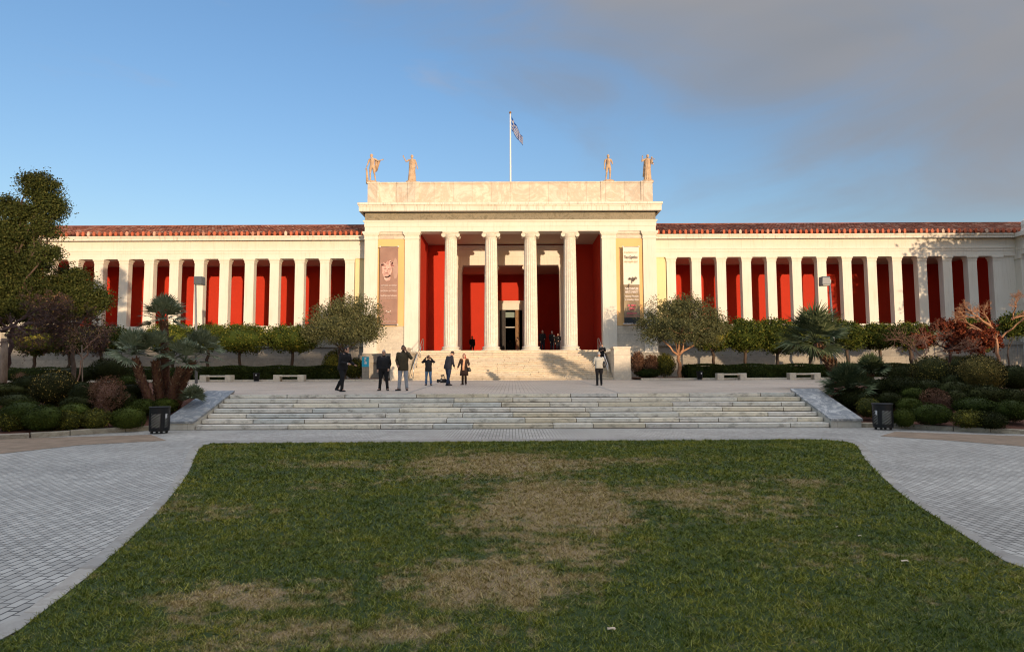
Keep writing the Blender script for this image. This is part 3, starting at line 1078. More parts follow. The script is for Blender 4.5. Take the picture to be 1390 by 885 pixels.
# entrance stairs, one mesh per step
SB = 46.0
n_r = 15
rh = (FL - zplaza(SB)) / n_r
sw = hw(139.5, SB, 500)
y_top = DE - .85
tr = (y_top - SB) / (n_r - 1)
rs = random.Random(9)
for i in range(n_r):
    y = SB + i * tr
    m = MB(); x = -sw
    while x < sw - .01:
        e = min(x + rs.choice((1.5, 1.9, 2.4, 2.9)), sw)
        if sw - e < .8: e = sw
        jy = rs.uniform(-.004, .004)
        m.rbox(BX + x + .010, BX + e - .010, y - .02 + jy, (y + tr + .03) if i < n_r - 1 else DE + .25, zplaza(SB) + rh * (i + 1) - .05, zplaza(SB) + rh * (i + 1), .006)
        m.box(BX + x + .004, BX + e - .004, y + .006, y + tr - .02, zplaza(SB) + rh * i + (.018 if i else -.03), zplaza(SB) + rh * (i + 1) - .071)
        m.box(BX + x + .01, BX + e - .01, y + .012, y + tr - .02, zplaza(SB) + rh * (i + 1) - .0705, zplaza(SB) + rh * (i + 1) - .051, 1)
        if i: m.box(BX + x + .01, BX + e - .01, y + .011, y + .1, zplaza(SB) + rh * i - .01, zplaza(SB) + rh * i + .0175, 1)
        x = e
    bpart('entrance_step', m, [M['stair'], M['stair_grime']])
m = MB(); m.box(BX - o_in, BX + o_in, DE - .86, DE + .3, 1.2, FL - .06); bpart('landing_block', m, M['stair'])
# cheek piers at the foot of the stairs, cheek walls and plinth of the porch
ca, cb = hw(140.5, SB, 500), hw(163, SB, 500)
zpier = zf(471, SB)
for s_ in (-1, 1):
    m = MB()
    x0_, x1_ = sorted((BX + s_ * ca, BX + s_ * cb))
    m.box(x0_, x1_, SB, SB + 1.6, 1.2, zpier - .12)
    m.box(x0_ - .05, x1_ + .05, SB - .05, SB + 1.65, zpier - .12, zpier)
    m.box(x0_ - .035, x1_ + .035, SB - .035, SB + 1.62, 1.2, 1.2 + .75)
    bpart('stair_pier', m, M['plinth'])
    m = MB()
    # slightly lower wall running up to the porch
    m.box(x0_ + .1, x1_ - .1, SB + 1.6, DE - .3, 1.2, zpier - .35)
    m.box(x0_ + .04, x1_ - .04, SB + 1.65, DE - .3, zpier - .35, zpier - .23)
    bpart('stair_cheek_wall', m, M['plinth'])
pi_ = o_in - .0
for s_ in (-1, 1):
  m = MB()
  def sym1(m, a, b, *r): m.box(*sorted((BX + s_ * a, BX + s_ * b)), *r)
  for yf, zl, zh in ((DE - .30, 3.02, 3.3), (DE - .42, 2.72, 3.02), (DE - .35, 1.2, 2.72)):
    sym1(m, cb - .4, o_out + (DE - yf) * .6, yf, DE + .6, zl, zh)
  sym1(m, pi_, o_out + .04, DE - .12, DE + .6, 3.3, 3.45)
  bpart('porch_plinth', m, M['podium'])

# ------------------------------------------------------------------ wings
DW = 53.6
DG = 60.9
GF = zf(441, DW) - .02
zlb = zf(350, DW)
za1, za2, zfr = zf(343, DW), zf(339.5, DW), zf(326, DW)
dcor = DW - .42
zco0, zco1 = zf(324.5, dcor), zf(319, dcor)
x_end = hw(689, DW)
step_w = hw(34.2, DW)
first_c = hw(219, DW)
for s_ in (-1, 1):
    X = lambda a: BX + s_ * a
    def b2(m, a, b, *r): m.box(*sorted((X(a), X(b))), *r)
    m = MB()
    b2(m, o_out - .5, x_end + .6, DW, DW + .8, zlb, za1)
    b2(m, o_out - .5, x_end + .6, DW - .03, DW + .8, za1, za2)
    b2(m, o_out - .5, x_end + .6, DW - .08, DW + .8, za2, za2 + .09)
    bpart('wing_architrave', m, M['cream'])
    m = MB(); b2(m, o_out - .5, x_end + .6, DW, DW + .8, za2 + .09, zfr); bpart('wing_frieze', m, M['cream'])
    m = MB()
    b2(m, o_out - .5, x_end + .6, DW - .14, DW + .8, zfr, zco0 - .02)
    b2(m, o_out - .5, x_end + .6, dcor, DW + .8, zco0 - .02, zco0 + (zco1 - zco0) * .6)
    b2(m, o_out - .5, x_end + .6, dcor - .07, DW + .8, zco0 + (zco1 - zco0) * .6, zco1)
    bpart('wing_cornice', m, M['cream_trim'])
    # pillars
    for i in range(14):
        c_ = first_c + i * step_w
        if c_ > x_end: break
        m = MB(); x0_, x1_ = sorted((X(c_ - .375), X(c_ + .375)))
        m.box(x0_, x1_, DW + .03, DW + .62, GF, zlb - .36)
        p_ = bpart('wing_pillar', m, M['cream'])
        m = MB()
        for e, h0, h1 in ((.03, 0, .17), (.06, .17, .24), (.10, .24, .355)):
            m.box(x0_ - e, x1_ + e, DW + .03 - e, DW + .62 + e, zlb - .36 + h0, zlb - .36 + h1)
        bpart('pillar_capital', m, M['cream'], p_)
    # solid bay next to the porch and at the far end
    for a_, b_ in ((o_out - .5, first_c - .44), (first_c + 13 * step_w + .44, x_end + .6)):
        m = MB(); b2(m, a_, b_, DW + .12, DW + .6, GF, zlb - .002); bpart('end_bay_wall', m, M['yellow_pale'] if a_ < first_c else M['cream'])
        e_ = b_ if a_ < first_c else a_
        m = MB(); b2(m, e_ - .05 if a_ < first_c else e_, e_ if a_ < first_c else e_ + .05, DW + .61, DG, GF, 12.2); bpart('gallery_end_wall', m, M['red'])
    m = MB(); b2(m, first_c - .46, x_end + .5, DG, DG + .4, GF, 14); bpart('gallery_wall', m, M['red'])
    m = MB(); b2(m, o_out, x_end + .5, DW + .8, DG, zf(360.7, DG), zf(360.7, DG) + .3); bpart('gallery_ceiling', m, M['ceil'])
    m = MB(); b2(m, o_out - .3, x_end + .6, DW - .10, DG + .3, GF - .32, GF)
    b2(m, o_out - .3, x_end + .6, DW - .04, DG + .3, GF - .5, GF - .32)
    bpart('gallery_floor', m, M['cream_trim'])
    m = MB(); b2(m, o_out - .3, x_end + 20, DW + .02, DG, .9, GF - .5)
    zl = zf(469, DW)
    b2(m, o_out - .3, x_end + 20, DW - .28, DW + .2, zl - .1, zl + .14)
    b2(m, o_out - .3, x_end + 20, DW - .18, DW + .2, .9, zl - .1)
    bpart('podium_wall', m, M['podium'])
    # tiled roof: rows of round cover tiles, antefixes along the eaves
    ye, ze = dcor - .12, zco1 + .05
    yr = 61.0; zr = zf(306.5, yr)
    m = MB()
    xa, xe = o_out - .2, x_end + 8
    m.add([(X(xa), ye, ze), (X(xe), ye, ze), (X(xe), yr, zr), (X(xa), yr, zr)], [(0, 1, 2, 3) if s_ > 0 else (3, 2, 1, 0)])
    m.add([(X(xa), yr, zr), (X(xe), yr, zr), (X(xe), 68, ze), (X(xa), 68, ze)], [(0, 1, 2, 3) if s_ > 0 else (3, 2, 1, 0)])
    nt = int((xe - xa) / .29)
    rt = random.Random(21 + s_)
    for i in range(nt):
        xc = xa + (i + .5) * (xe - xa) / nt
        nrow = 13
        for j in range(nrow):
            t0, t1 = j / nrow, (j + 1.12) / nrow
            dx = rt.uniform(-.012, .012); dz = rt.uniform(0, .02)
            R = []
            for t, r_ in ((t0, .098), (t1, .075)):
                yy = ye + (yr - ye) * t; zz = ze + (zr - ze) * t + .03 + dz
                R.append([(X(xc + dx) + r_ * math.cos(a), yy, zz + r_ * math.sin(a)) for a in [PI * q / 5 for q in range(6)]])
            m.rings(R, 0, False, False)
    bpart('wing_roof', m, M['tile'])
    m = MB(); b2(m, xa, xe, yr - .12, yr + .12, zr - .02, zr + .14); bpart('roof_ridge', m, M['tile'])
    # antefixes
    na = int((xe - xa) / .45)
    m = MB()
    for i in range(na):
        xc = X(xa + (i + .5) * (xe - xa) / na)
        y_ = ye - .03
        w_, h_ = .105, .36 * rt.uniform(.9, 1.08)
        if rt.random() < .04: continue
        out = [(-w_ * .8, 0), (w_ * .8, 0), (w_, h_ * .35), (w_ * .95, h_ * .7), (w_ * .5, h_ * .93), (0, h_), (-w_ * .5, h_ * .93), (-w_ * .95, h_ * .7), (-w_, h_ * .35)]
        zz = ze - .04
        m.rings([[(xc + a, y_, zz + b) for a, b in out], [(xc + a, y_ + .12, zz + b) for a, b in out]])
    bpart('antefix_row', m, M['antefix'])['kind'] = 'stuff'
    # end pavilion
    m = MB()
    b2(m, x_end + .6, x_end + 14, DW - .8, 68, .9, zfr)
    bpart('pavilion_wall', m, M['cream'])
    m = MB()
    b2(m, x_end - .02, x_end + .75, DW - .55, DW + .3, .9, zlb - .3); b2(m, x_end - .1, x_end + .8, DW - .62, DW + .3, zlb - .3, zlb)
    bpart('corner_pilaster', m, M['cream'])
    m = MB()
    b2(m, x_end - .02, x_end + 14.1, DW - .9, 68, zlb + .02, za1); b2(m, x_end - .05, x_end + 14.1, DW - .95, 68, za1, za2 + .09)
    b2(m, x_end + .0, x_end + 14.1, DW - .88, 68, za2 + .09, zfr - .002)
    b2(m, x_end - .35, x_end + 14.4, DW - 1.3, 68, zfr, zco1)
    bpart('pavilion_entablature', m, M['cream_trim'])
    m = MB(); cx_ = X(x_end + .45)
    out = [(-.42, 0), (.42, 0), (.40, .22), (.30, .30), (.34, .62), (.22, .95), (.08, 1.12), (-.05, 1.22), (-.14, 1.05), (-.30, .95), (-.36, .62), (-.30, .30), (-.40, .22)]
    m.rings([[(cx_ + a, DW - 1.15, zco1 + b) for a, b in out], [(cx_ + a, DW - .6, zco1 + b) for a, b in out]])
    bpart('corner_acroterion', m, M['cream_trim'])
# ------------------------------------------------------------------ foliage materials
M['bark'] = m_mottle('bark', (.13, .09, .065), (.055, .038, .028), 7, 0.9, 0.8, 30, 0.02, (1, 1, .35))
M['bark_pale'] = m_mottle('pale_bark', (.30, .235, .18), (.17, .12, .085), 6, 0.9, 0.6, 25, 0.02, (1, 1, .4))
M['bark_warm'] = m_mottle('warm_bark', (.46, .25, .14), (.28, .14, .075), 6, 0.85, 0.5, 20, 0.02, (1, 1, .4))
M['palm_bark'] = m_mottle('palm_fibre', (.17, .075, .045), (.075, .032, .022), 12, 0.95, 0.9, 40, 0.03)
M['palm_scale'] = m_leaf('palm_leaf_base', (.12, .055, .032), (.20, .115, .065), (.42, .30, .18))
M['lf_big'] = m_leaf('evergreen_leaf', (.020, .030, .008), (.055, .064, .016), (.105, .10, .028), pos_scale=.7)
M['lf_olive'] = m_leaf('olive_leaf', (.05, .056, .022), (.105, .108, .044), (.19, .18, .085), pos_scale=.9)
M['lf_citrus'] = m_leaf('citrus_leaf', (.028, .045, .008), (.068, .085, .014), (.19, .165, .026), pos_scale=.8)
M['lf_hedge'] = m_leaf('hedge_leaf', (.016, .025, .006), (.036, .050, .010), (.06, .078, .016), pos_scale=1.5)
M['lf_dome'] = m_leaf('clipped_leaf', (.019, .029, .005), (.038, .052, .008), (.066, .085, .014), pos_scale=2)
M['lf_dome2'] = m_leaf('clipped_leaf_lighter', (.028, .040, .006), (.056, .072, .010), (.10, .115, .018), pos_scale=2)
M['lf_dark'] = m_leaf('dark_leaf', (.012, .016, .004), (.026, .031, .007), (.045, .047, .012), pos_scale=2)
M['lf_gold'] = m_leaf('variegated_leaf', (.014, .018, .006), (.050, .046, .012), (.66, .45, .12), pos_scale=2, mid=.84)
M['lf_gold2'] = m_leaf('yellow_green_leaf', (.016, .020, .006), (.052, .050, .012), (.42, .32, .07), pos_scale=2, mid=.78)
M['lf_lime'] = m_leaf('yellowish_leaf', (.035, .042, .010), (.085, .085, .016), (.26, .22, .03), pos_scale=2)
M['lf_rust'] = m_leaf('rusty_leaf', (.07, .035, .022), (.14, .07, .040), (.26, .15, .08), pos_scale=2)
M['lf_red'] = m_leaf('red_leaf', (.10, .022, .012), (.20, .045, .020), (.36, .11, .04), pos_scale=1.2)
M['lf_brown'] = m_leaf('withered_leaf', (.06, .035, .028), (.13, .07, .045), (.36, .22, .08), pos_scale=1.2)
M['twig'] = m_mottle('twig_bark', (.085, .052, .045), (.045, .027, .025), 5, 0.9, 0)
M['twig_pale'] = m_mottle('pale_twig', (.26, .15, .10), (.17, .09, .06), 5, 0.9, 0)
M['lf_palm'] = m_leaf('palm_blade', (.10, .125, .07), (.17, .195, .12), (.27, .29, .19), pos_scale=1.5)
M['lf_palm2'] = m_leaf('palm_blade_green', (.035, .052, .025), (.075, .098, .045), (.17, .19, .10), pos_scale=1.5)
M['lf_behind'] = M['lf_hedge']


def unit(n):
    v = RNG.normal(size=(n, 3))
    return v / np.linalg.norm(v, axis=1)[:, None]


def leaves(cent, L, Wd, up=0.3, out=None, outw=0.5):
    """rhombic leaves round the points cent"""
    n = len(cent)
    t = unit(n)
    if out is not None: t = t + out * outw
    t[:, 2] += up * RNG.uniform(-.5, 1, n)
    t /= np.linalg.norm(t, axis=1)[:, None]
    b = np.cross(t, unit(n)); b /= np.linalg.norm(b, axis=1)[:, None] + 1e-9
    l = (L * RNG.uniform(.6, 1.3, n))[:, None]; w = (Wd * RNG.uniform(.7, 1.3, n))[:, None]
    return np.stack([cent - t * l / 2, cent + b * w / 2, cent + t * l / 2, cent - b * w / 2], 1)


def shell(c, r, n, lo=.9, hi=1.05, lower=-1.0):
    u = unit(int(n * 1.6))
    u = u[u[:, 2] > lower][:n]
    k = RNG.uniform(lo, hi, len(u))[:, None]
    return np.asarray(c) + u * k * np.asarray(r), u


def crown_pts(blobs, clumps, per, cr, lo=.55, hi=1.0):
    """clumps of leaves scattered in the outer part of several ellipsoids"""
    vol = np.array([b[1][0] * b[1][1] + b[1][0] * b[1][2] for b in blobs]); vol = vol / vol.sum()
    P = []; U = []
    for (c, r), w in zip(blobs, vol):
        k = max(3, int(clumps * w))
        pc, u = shell(c, r, k, lo, hi)
        for q, uu in zip(pc, u):
            m = int(per * RNG.uniform(.5, 1.5)); rr_ = cr * RNG.uniform(.6, 1.35)
            d = RNG.normal(size=(m, 3)) * np.array([1, 1, .7]) * rr_ * .5
            P.append(q + d); U.append(np.repeat(uu[None], m, 0))
    return np.concatenate(P), np.concatenate(U)


def limb(m, a, b, r0, r1, wob=.06, n=6, seg=6):
    a, b = Vector(a), Vector(b); L = (b - a).length
    pts = []
    for k in range(seg + 1):
        t = k / seg
        p = a.lerp(b, t)
        if 0 < k < seg: p += Vector((random.uniform(-1, 1), random.uniform(-1, 1), random.uniform(-.4, .4))) * wob * L
        pts.append(p)
    m.tube(pts, [r0 + (r1 - r0) * (k / seg) ** .8 for k in range(seg + 1)], n)
    return pts


def fracture(m, p, d, L, r, depth, spread=.6, mn=.004, up=.15, kids=(2, 3)):
    """bare branching twigs"""
    d = d.normalized(); q = p + d * L
    mid = p.lerp(q, .5) + Vector([random.uniform(-1, 1) * L * .09 for _ in range(3)])
    m.tube([p, mid, q], [r, r * .85, max(r * .68, mn)], 5 if r > .02 else 3, cap=False)
    if depth == 0: return
    for _ in range(random.randint(*kids)):
        nd = (d + Vector((random.gauss(0, 1), random.gauss(0, 1), random.gauss(0, .8) + up)) * spread).normalized()
        fracture(m, q if random.random() < .75 else mid, nd, L * random.uniform(.62, .85), r * .64, depth - 1, spread, mn, up, kids)


def tree(name, label, cat, base, trunk_h, blobs, mat, bark, r=.14, clumps=120, per=60, cr=.5, L=.13, Wd=.06, group=None, lo=.55, hi=1.0, lean=(0, 0), up=.3, fork=1, core=None):
    base = Vector(base)
    T = thing(name, label, cat, base, 0, group)
    m = MB()
    bl = [(np.array(c) - np.array(base), r_) for c, r_ in blobs]
    for f_ in range(fork):
        off = Vector((random.uniform(-.5, .5), random.uniform(-.3, .3), 0)) * (0 if fork == 1 else r * 3)
        top = Vector((lean[0], lean[1], trunk_h)) + off * (3 if fork > 1 else 0)
        limb(m, off * .5 + Vector((0, 0, -.1)), top, r / (1 if fork == 1 else 1.3), r * .62, .04, 8)
        for k, (c, rr_) in enumerate(bl):
            if fork > 1 and k % fork != f_: continue
            limb(m, top, Vector(c), r * .5, r * .16, .05, 6)
            for _ in range(5):
                u = Vector(unit(1)[0]); u.z = abs(u.z) * .6
                limb(m, Vector(c) - Vector((0, 0, rr_[2] * .3)), Vector(c) + Vector((u.x * rr_[0], u.y * rr_[1], u.z * rr_[2])) * .8, r * .2, r * .05, .06, 5, 4)
    m.build('trunk', bark, T, True)
    P, U = crown_pts(bl, clumps, per, cr, lo, hi)
    V = leaves(P, L, Wd, up, U, .5)
    quads_mesh('crown', V, mat, T)
    return T


def dome(label, px, py, rx, ry, basepy=None, mat='lf_dome', name='clipped_shrub', cat='shrub', n=2600, L=.055, group='clipped shrubs in the planting beds', twigs=False, D=None, loose=.04, stem=None, box=False):
    """a rounded shrub standing in the bed; px, py centre and rx, ry half size in the photograph"""
    bpy_ = basepy if basepy is not None else py + ry
    if D is None:
        q = hit(px, bpy_, zbed)
        D = q.y
    q = at(px, bpy_, D)
    c = at(px, py, D)
    R = rx * D / F; H = ry * D / F
    zb = zbed(q.x, D)
    T = thing(name, label, cat, (c.x, D + R * .1, min(zb, q.z)), 0, group)
    cz = c.z - T.location.z
    n = int(n * max(.5, (R / .5) ** 1.3))
    P, U = shell((0, 0, cz), (R, R * .95, H), n if loose < .1 else int(n * 1.5), .90 if loose < .1 else .76, 1.0 + loose)
    lump = np.array([math.sin(p[0] * 7 / R + px) * math.cos(p[2] * 6 / R + py) + math.sin(p[1] * 5 / R) for p in (P - np.array([0, 0, cz]))]) * .045 * R + (RNG.random(len(P)) < .04) * RNG.uniform(0, .09, len(P))
    P = P + U * lump[:, None]
    P = P[P[:, 2] > .01]; U = U[:len(P)]
    V = leaves(P, L, L * .55, .3)
    core = MB()
    if not twigs:
        kc = .93 if loose < .1 else .80
        core.ellipsoid((0, 0, cz), (R * kc, R * .95 * kc, H * kc), 20, 12)
        core.v = [(x * (1 + .03 * math.sin(9 * z + x * 5)), y, max(z, .0)) for x, y, z in core.v]
    quads_mesh('foliage', V, M[mat], T, core if not twigs else None)
    if twigs or stem:
        m = MB()
        for _ in range(7 if twigs else 1):
            if twigs: fracture(m, Vector((random.uniform(-.04, .04), 0, 0)), Vector((random.uniform(-.7, .7), random.uniform(-.7, .7), 1.1)), (cz + H) * .30, .02, 5, .55, .0035, .25, (2, 3))
            else: limb(m, (0, 0, -.1), (0, 0, cz), .05, .03)
        m.build('stems', M['twig_pale'] if twigs else M['bark'], T, False)
    return T


# left bed, front row to back row
dome('dark green clipped dome at the very left edge of the left bed kerb', 28, 562, 27, 17, 582, 'lf_dome')
dome('low yellowish loose bush at the kerb, leftmost in the left bed', 14, 573, 16, 12, 585, 'lf_lime', loose=.14)
dome('large dark clipped dome by the kerb, in front of the variegated ball', 57, 568, 25, 17, 585, 'lf_dome')
dome('small yellow flecked bush between two green domes on the left kerb', 91, 571, 14, 13, 584, 'lf_lime', loose=.14)
dome('lighter green dome behind the yellow flecked bush in the left bed', 97, 561, 21, 13, 578, 'lf_dome2')
dome('yellowish green bush left of the smooth green dome beside the left bin', 127, 569, 19, 13, 582, 'lf_lime', loose=.12)
dome('smooth round green dome nearest the left litter bin', 171.5, 568, 22, 15, 583, 'lf_dome2')
dome('round green shrub directly behind the left litter bin', 222, 551, 17, 10, 566, 'lf_dome2')
dome('low green dome between the smooth dome and the palm cluster', 190, 553, 18, 11, 568, 'lf_dome')
dome('dull brown shrub cut by the left edge of the picture', -2, 566, 9, 13, 579, 'lf_rust', loose=.1)
dome('wide dark low shrub behind the leftmost domes', 18, 547, 27, 12, 562, 'lf_dark')
dome('large ball shrub with gold and green variegated leaves in the left bed', 71, 527, 27, 23, 553, 'lf_gold', n=3400, loose=.07)
dome('boxy dark shrub right of the variegated ball', 112, 536, 17, 18, 556, 'lf_dark')
dome('rusty brown half bare round shrub on thin stems in the left bed', 144, 534, 21, 23, 566, 'lf_rust', n=1500, twigs=True, name='leafless_shrub', loose=.1)
dome('big very dark ball shrub behind the rusty brown shrub', 147, 503, 24, 17, 522, 'lf_dark', loose=.1)
dome('mid dark dome behind the palm trunks of the left bed', 176, 533, 17, 12, 548, 'lf_dark')
dome('small dark dome left of the leftmost palm trunk', 171, 519, 12, 9, 530, 'lf_dome')
dome('flat green cushion shrub far back by the pale tree trunk', 25, 498, 20, 10, 510, 'lf_dome2', loose=.08)
dome('pale sparse little bush on bare red soil at far left', 27, 510, 10, 6, 521, 'lf_gold2', n=260, twigs=True, name='small_bush', loose=.1)
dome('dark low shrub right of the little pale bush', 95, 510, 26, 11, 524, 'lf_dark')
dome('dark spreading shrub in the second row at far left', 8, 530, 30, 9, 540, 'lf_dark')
# right bed
dome('olive green dome directly behind the right litter bin', 1180, 553, 15, 13, 571, 'lf_lime', loose=.05)
dome('small round clipped dome just right of the right litter bin', 1227, 567, 14, 12, 583, 'lf_dome2')
dome('large smooth clipped dome at the kerb in the right bed', 1266, 562, 25, 14, 582, 'lf_dome')
dome('mid green dome above the small dome beside the right bin', 1236, 551, 16, 11, 566, 'lf_dome2')
dome('wide yellowish bush low at the right kerb', 1318, 569, 20, 11, 582, 'lf_lime', loose=.14)
dome('dark bush at the kerb between yellowish bush and picture edge', 1346, 571, 18, 11, 584, 'lf_dark', loose=.12)
dome('broad green dome in the second row of the right bed', 1327, 552, 26, 12, 568, 'lf_dome')
dome('large dark dome cut by the right edge of the picture', 1376, 557, 21, 14, 576, 'lf_dome')
dome('dark dome above the one cut by the right picture edge', 1377, 540, 19, 12, 556, 'lf_dark')
dome('rusty twiggy round shrub between green domes in the right bed', 1270, 541, 17, 13, 562, 'lf_rust', n=1500, twigs=True, name='leafless_shrub', loose=.1)
dome('rounded green dome behind the rusty shrub in the right bed', 1240, 535, 16, 9, 548, 'lf_dome')
dome('dark dome right of the rusty twiggy shrub', 1298, 541, 15, 12, 556, 'lf_dark')
dome('dark dome between the small palm and the domes in the right bed', 1208, 543, 17, 11, 558, 'lf_dark')
dome('low dark dome at the foot of the small feather palm', 1203, 526, 20, 10, 540, 'lf_dark')
dome('large ball shrub with yellow green leaves, nearest the red tree', 1266, 507, 25, 23, 532, 'lf_gold2', n=3200, loose=.08, name='ball_shrub')
dome('largest ball shrub with golden upper leaves at far right', 1333, 508, 29, 26, 538, 'lf_gold', n=3800, loose=.07, name='ball_shrub')
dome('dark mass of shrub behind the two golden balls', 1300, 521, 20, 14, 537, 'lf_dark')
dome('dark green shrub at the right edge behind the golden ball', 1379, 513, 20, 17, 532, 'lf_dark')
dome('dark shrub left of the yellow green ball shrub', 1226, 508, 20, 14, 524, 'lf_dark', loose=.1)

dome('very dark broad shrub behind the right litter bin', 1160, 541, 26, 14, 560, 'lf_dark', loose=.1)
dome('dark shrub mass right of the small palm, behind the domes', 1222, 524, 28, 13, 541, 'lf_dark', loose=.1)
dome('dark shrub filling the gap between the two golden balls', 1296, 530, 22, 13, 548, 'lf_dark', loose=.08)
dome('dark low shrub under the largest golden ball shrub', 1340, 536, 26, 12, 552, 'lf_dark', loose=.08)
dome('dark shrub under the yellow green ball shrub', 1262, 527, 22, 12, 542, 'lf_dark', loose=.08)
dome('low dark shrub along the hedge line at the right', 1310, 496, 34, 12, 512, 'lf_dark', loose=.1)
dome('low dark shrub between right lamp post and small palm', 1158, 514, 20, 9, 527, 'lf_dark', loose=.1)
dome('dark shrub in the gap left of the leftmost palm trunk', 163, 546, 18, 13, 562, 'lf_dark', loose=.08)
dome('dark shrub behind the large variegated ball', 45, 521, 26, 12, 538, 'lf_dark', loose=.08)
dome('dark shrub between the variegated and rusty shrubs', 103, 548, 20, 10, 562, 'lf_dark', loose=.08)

# ------------------------------------------------------------------ hedges at the back of the plaza
def hedge(x0_, x1_, y0_, y1_, h, label, mat='lf_hedge', n=16000, L=.10):
    T = thing('hedge', label, 'hedge', ((x0_ + x1_) / 2, (y0_ + y1_) / 2, zplaza(45) + .08))
    lx, ly = (x1_ - x0_) / 2, (y1_ - y0_) / 2
    P = np.stack([RNG.uniform(-lx, lx, n), RNG.uniform(-ly, ly, n), RNG.uniform(0, h, n)], 1)
    k = RNG.random(n)
    P[k < .55, 1] = -ly + RNG.uniform(-.05, .06, (k < .55).sum())
    P[(k >= .55), 2] = h + RNG.uniform(-.07, .05, (k >= .55).sum())
    P[:, 2] += .05 * np.sin(P[:, 0] * 1.9) * (P[:, 2] > h * .7)
    P[:, 1] += .06 * np.sin(P[:, 0] * 2.7 + P[:, 2] * 4)
    core = MB(); core.rbox(-lx + .05, lx - .05, -ly + .07, ly - .07, -.1, h - .08, .1)
    quads_mesh('foliage', leaves(P, L, L * .6), M[mat], T, core)
    return T


hedge(at(268, 505, 46).x, at(462, 505, 46).x, 45.5, 46.5, .95, 'long low dark clipped hedge behind the two left benches')
hedge(at(932, 505, 46).x, at(1330, 505, 46).x, 45.5, 46.5, .95, 'long low dark clipped hedge behind the two right benches', n=26000)
hedge(-38, at(262, 505, 46).x, 45.5, 46.5, .9, 'dark hedge running on behind the palm cluster to the left', n=9000)

SG = 'small shrubs beside the entrance stairs'
for lb, px, py, rx, ry, bp, mt in (('dark glossy bush left of the blue sign, under the left olive tree', 455, 496, 17, 20, 516, 'lf_lime'),
                                   ('rounded yellow green bush beside the blue sign', 481, 500, 14, 13, 514, 'lf_lime'),
                                   ('rusty leaved bush right beside the right stair pier', 866, 493, 9, 15, 510, 'lf_rust'),
                                   ('second rusty bush, left of the right olive trunk', 884, 495, 10, 13, 510, 'lf_rust'),
                                   ('dark green bush touching the right olive trunk', 903, 495, 13, 15, 512, 'lf_lime'),
                                   ('small dark bush just right of the right olive trunk', 934, 504, 9, 9, 512, 'lf_hedge'),
                                   ('low green bush in front of the rusty bushes by the stair pier', 880, 506, 16, 6, 513, 'lf_hedge')):
    dome(lb, px, py, rx, ry, bp, mt, n=1500, L=.10, group=SG, D=46.2, loose=.12, name='bush')

# ------------------------------------------------------------------ clipped orange trees along the podium
CG = 'clipped orange trees along the museum wall'
def citrus(label, px, py, rx, ry, D=48.6, base=499, mat='lf_citrus'):
    c = at(px, py, D); b = at(px, base, D)
    R = rx * 1.16 * D / F; H = ry * 1.22 * D / F
    zb = zplaza(D) + .05
    b.z = zb
    T = thing('orange_tree', label, 'tree', b, 0, CG)
    m = MB(); cz = c.z - zb
    tl = random.uniform(-.25, .25)
    limb(m, (0, 0, -.1), (tl, 0, cz - H * .9), .13, .11, .03, 8)
    for k in range(6):
        a = k * PI / 3 + .4
        limb(m, (tl, 0, cz - H * .92), (R * .6 * math.cos(a), R * .5 * math.sin(a), cz - H * .15), .075, .03, .05, 6, 4)
    m.build('trunk', M['bark'], T, True)
    bl = [((0, 0, cz), (R * .93, R * .9, H * .9)), ((-R * .35, 0, cz + H * .1), (R * .6, R * .7, H * .85)), ((R * .35, 0, cz), (R * .62, R * .7, H * .88))]
    P, U = crown_pts([(np.array(a), r_) for a, r_ in bl], 330, 26, .34, .75, 1.0)
    core = MB(); core.ellipsoid((0, 0, cz), (R * .74, R * .7, H * .66), 16, 10)
    quads_mesh('crown', leaves(P, .17, .085, .2, U, .3), M[mat], T, core)
    return T


for a in (('clipped orange tree far left behind the bare purple tree', 45, 462, 26, 18), ('second clipped orange tree from the left, mostly hidden by twigs', 90, 462, 24, 18),
          ('clipped orange tree left of the palm cluster, sunlit on top', 140, 461, 30, 16), ('clipped orange tree directly behind the palm cluster', 232, 459, 30, 17),
          ('clipped orange tree between palm cluster and the wide crowned one', 281, 458, 22, 15),
          ('wide clipped orange tree above the left bench', 326, 460, 34, 17), ('clipped orange tree touching the left olive tree', 395, 460, 33, 16),
          ('clipped orange tree half hidden behind the right olive tree', 970, 456, 27, 19), ('clipped orange tree first right of the right olive tree', 1013, 456, 26, 20),
          ('clipped orange tree between the olive and the leaning palm', 1056, 457, 25, 22), ('clipped orange tree hidden behind the leaning palm', 1100, 458, 24, 20),
          ('yellowish clipped orange tree right of the right lamp post', 1152, 456, 22, 17), ('clipped orange tree with orange tinged leaves right of the lamp post', 1193, 457, 22, 15),
          ('dark clipped orange tree left of the red tree', 1238, 457, 27, 16), ('dark clipped orange tree behind the red tree', 1330, 455, 18, 20)):
    citrus(*a)

# ------------------------------------------------------------------ olive trees
def blob(px, py, D, rx, ry, dy=0, dep=None):
    c = at(px, py, D + dy)
    return ((c.x, c.y, c.z), (rx * D / F, (dep or rx) * D / F, ry * D / F))


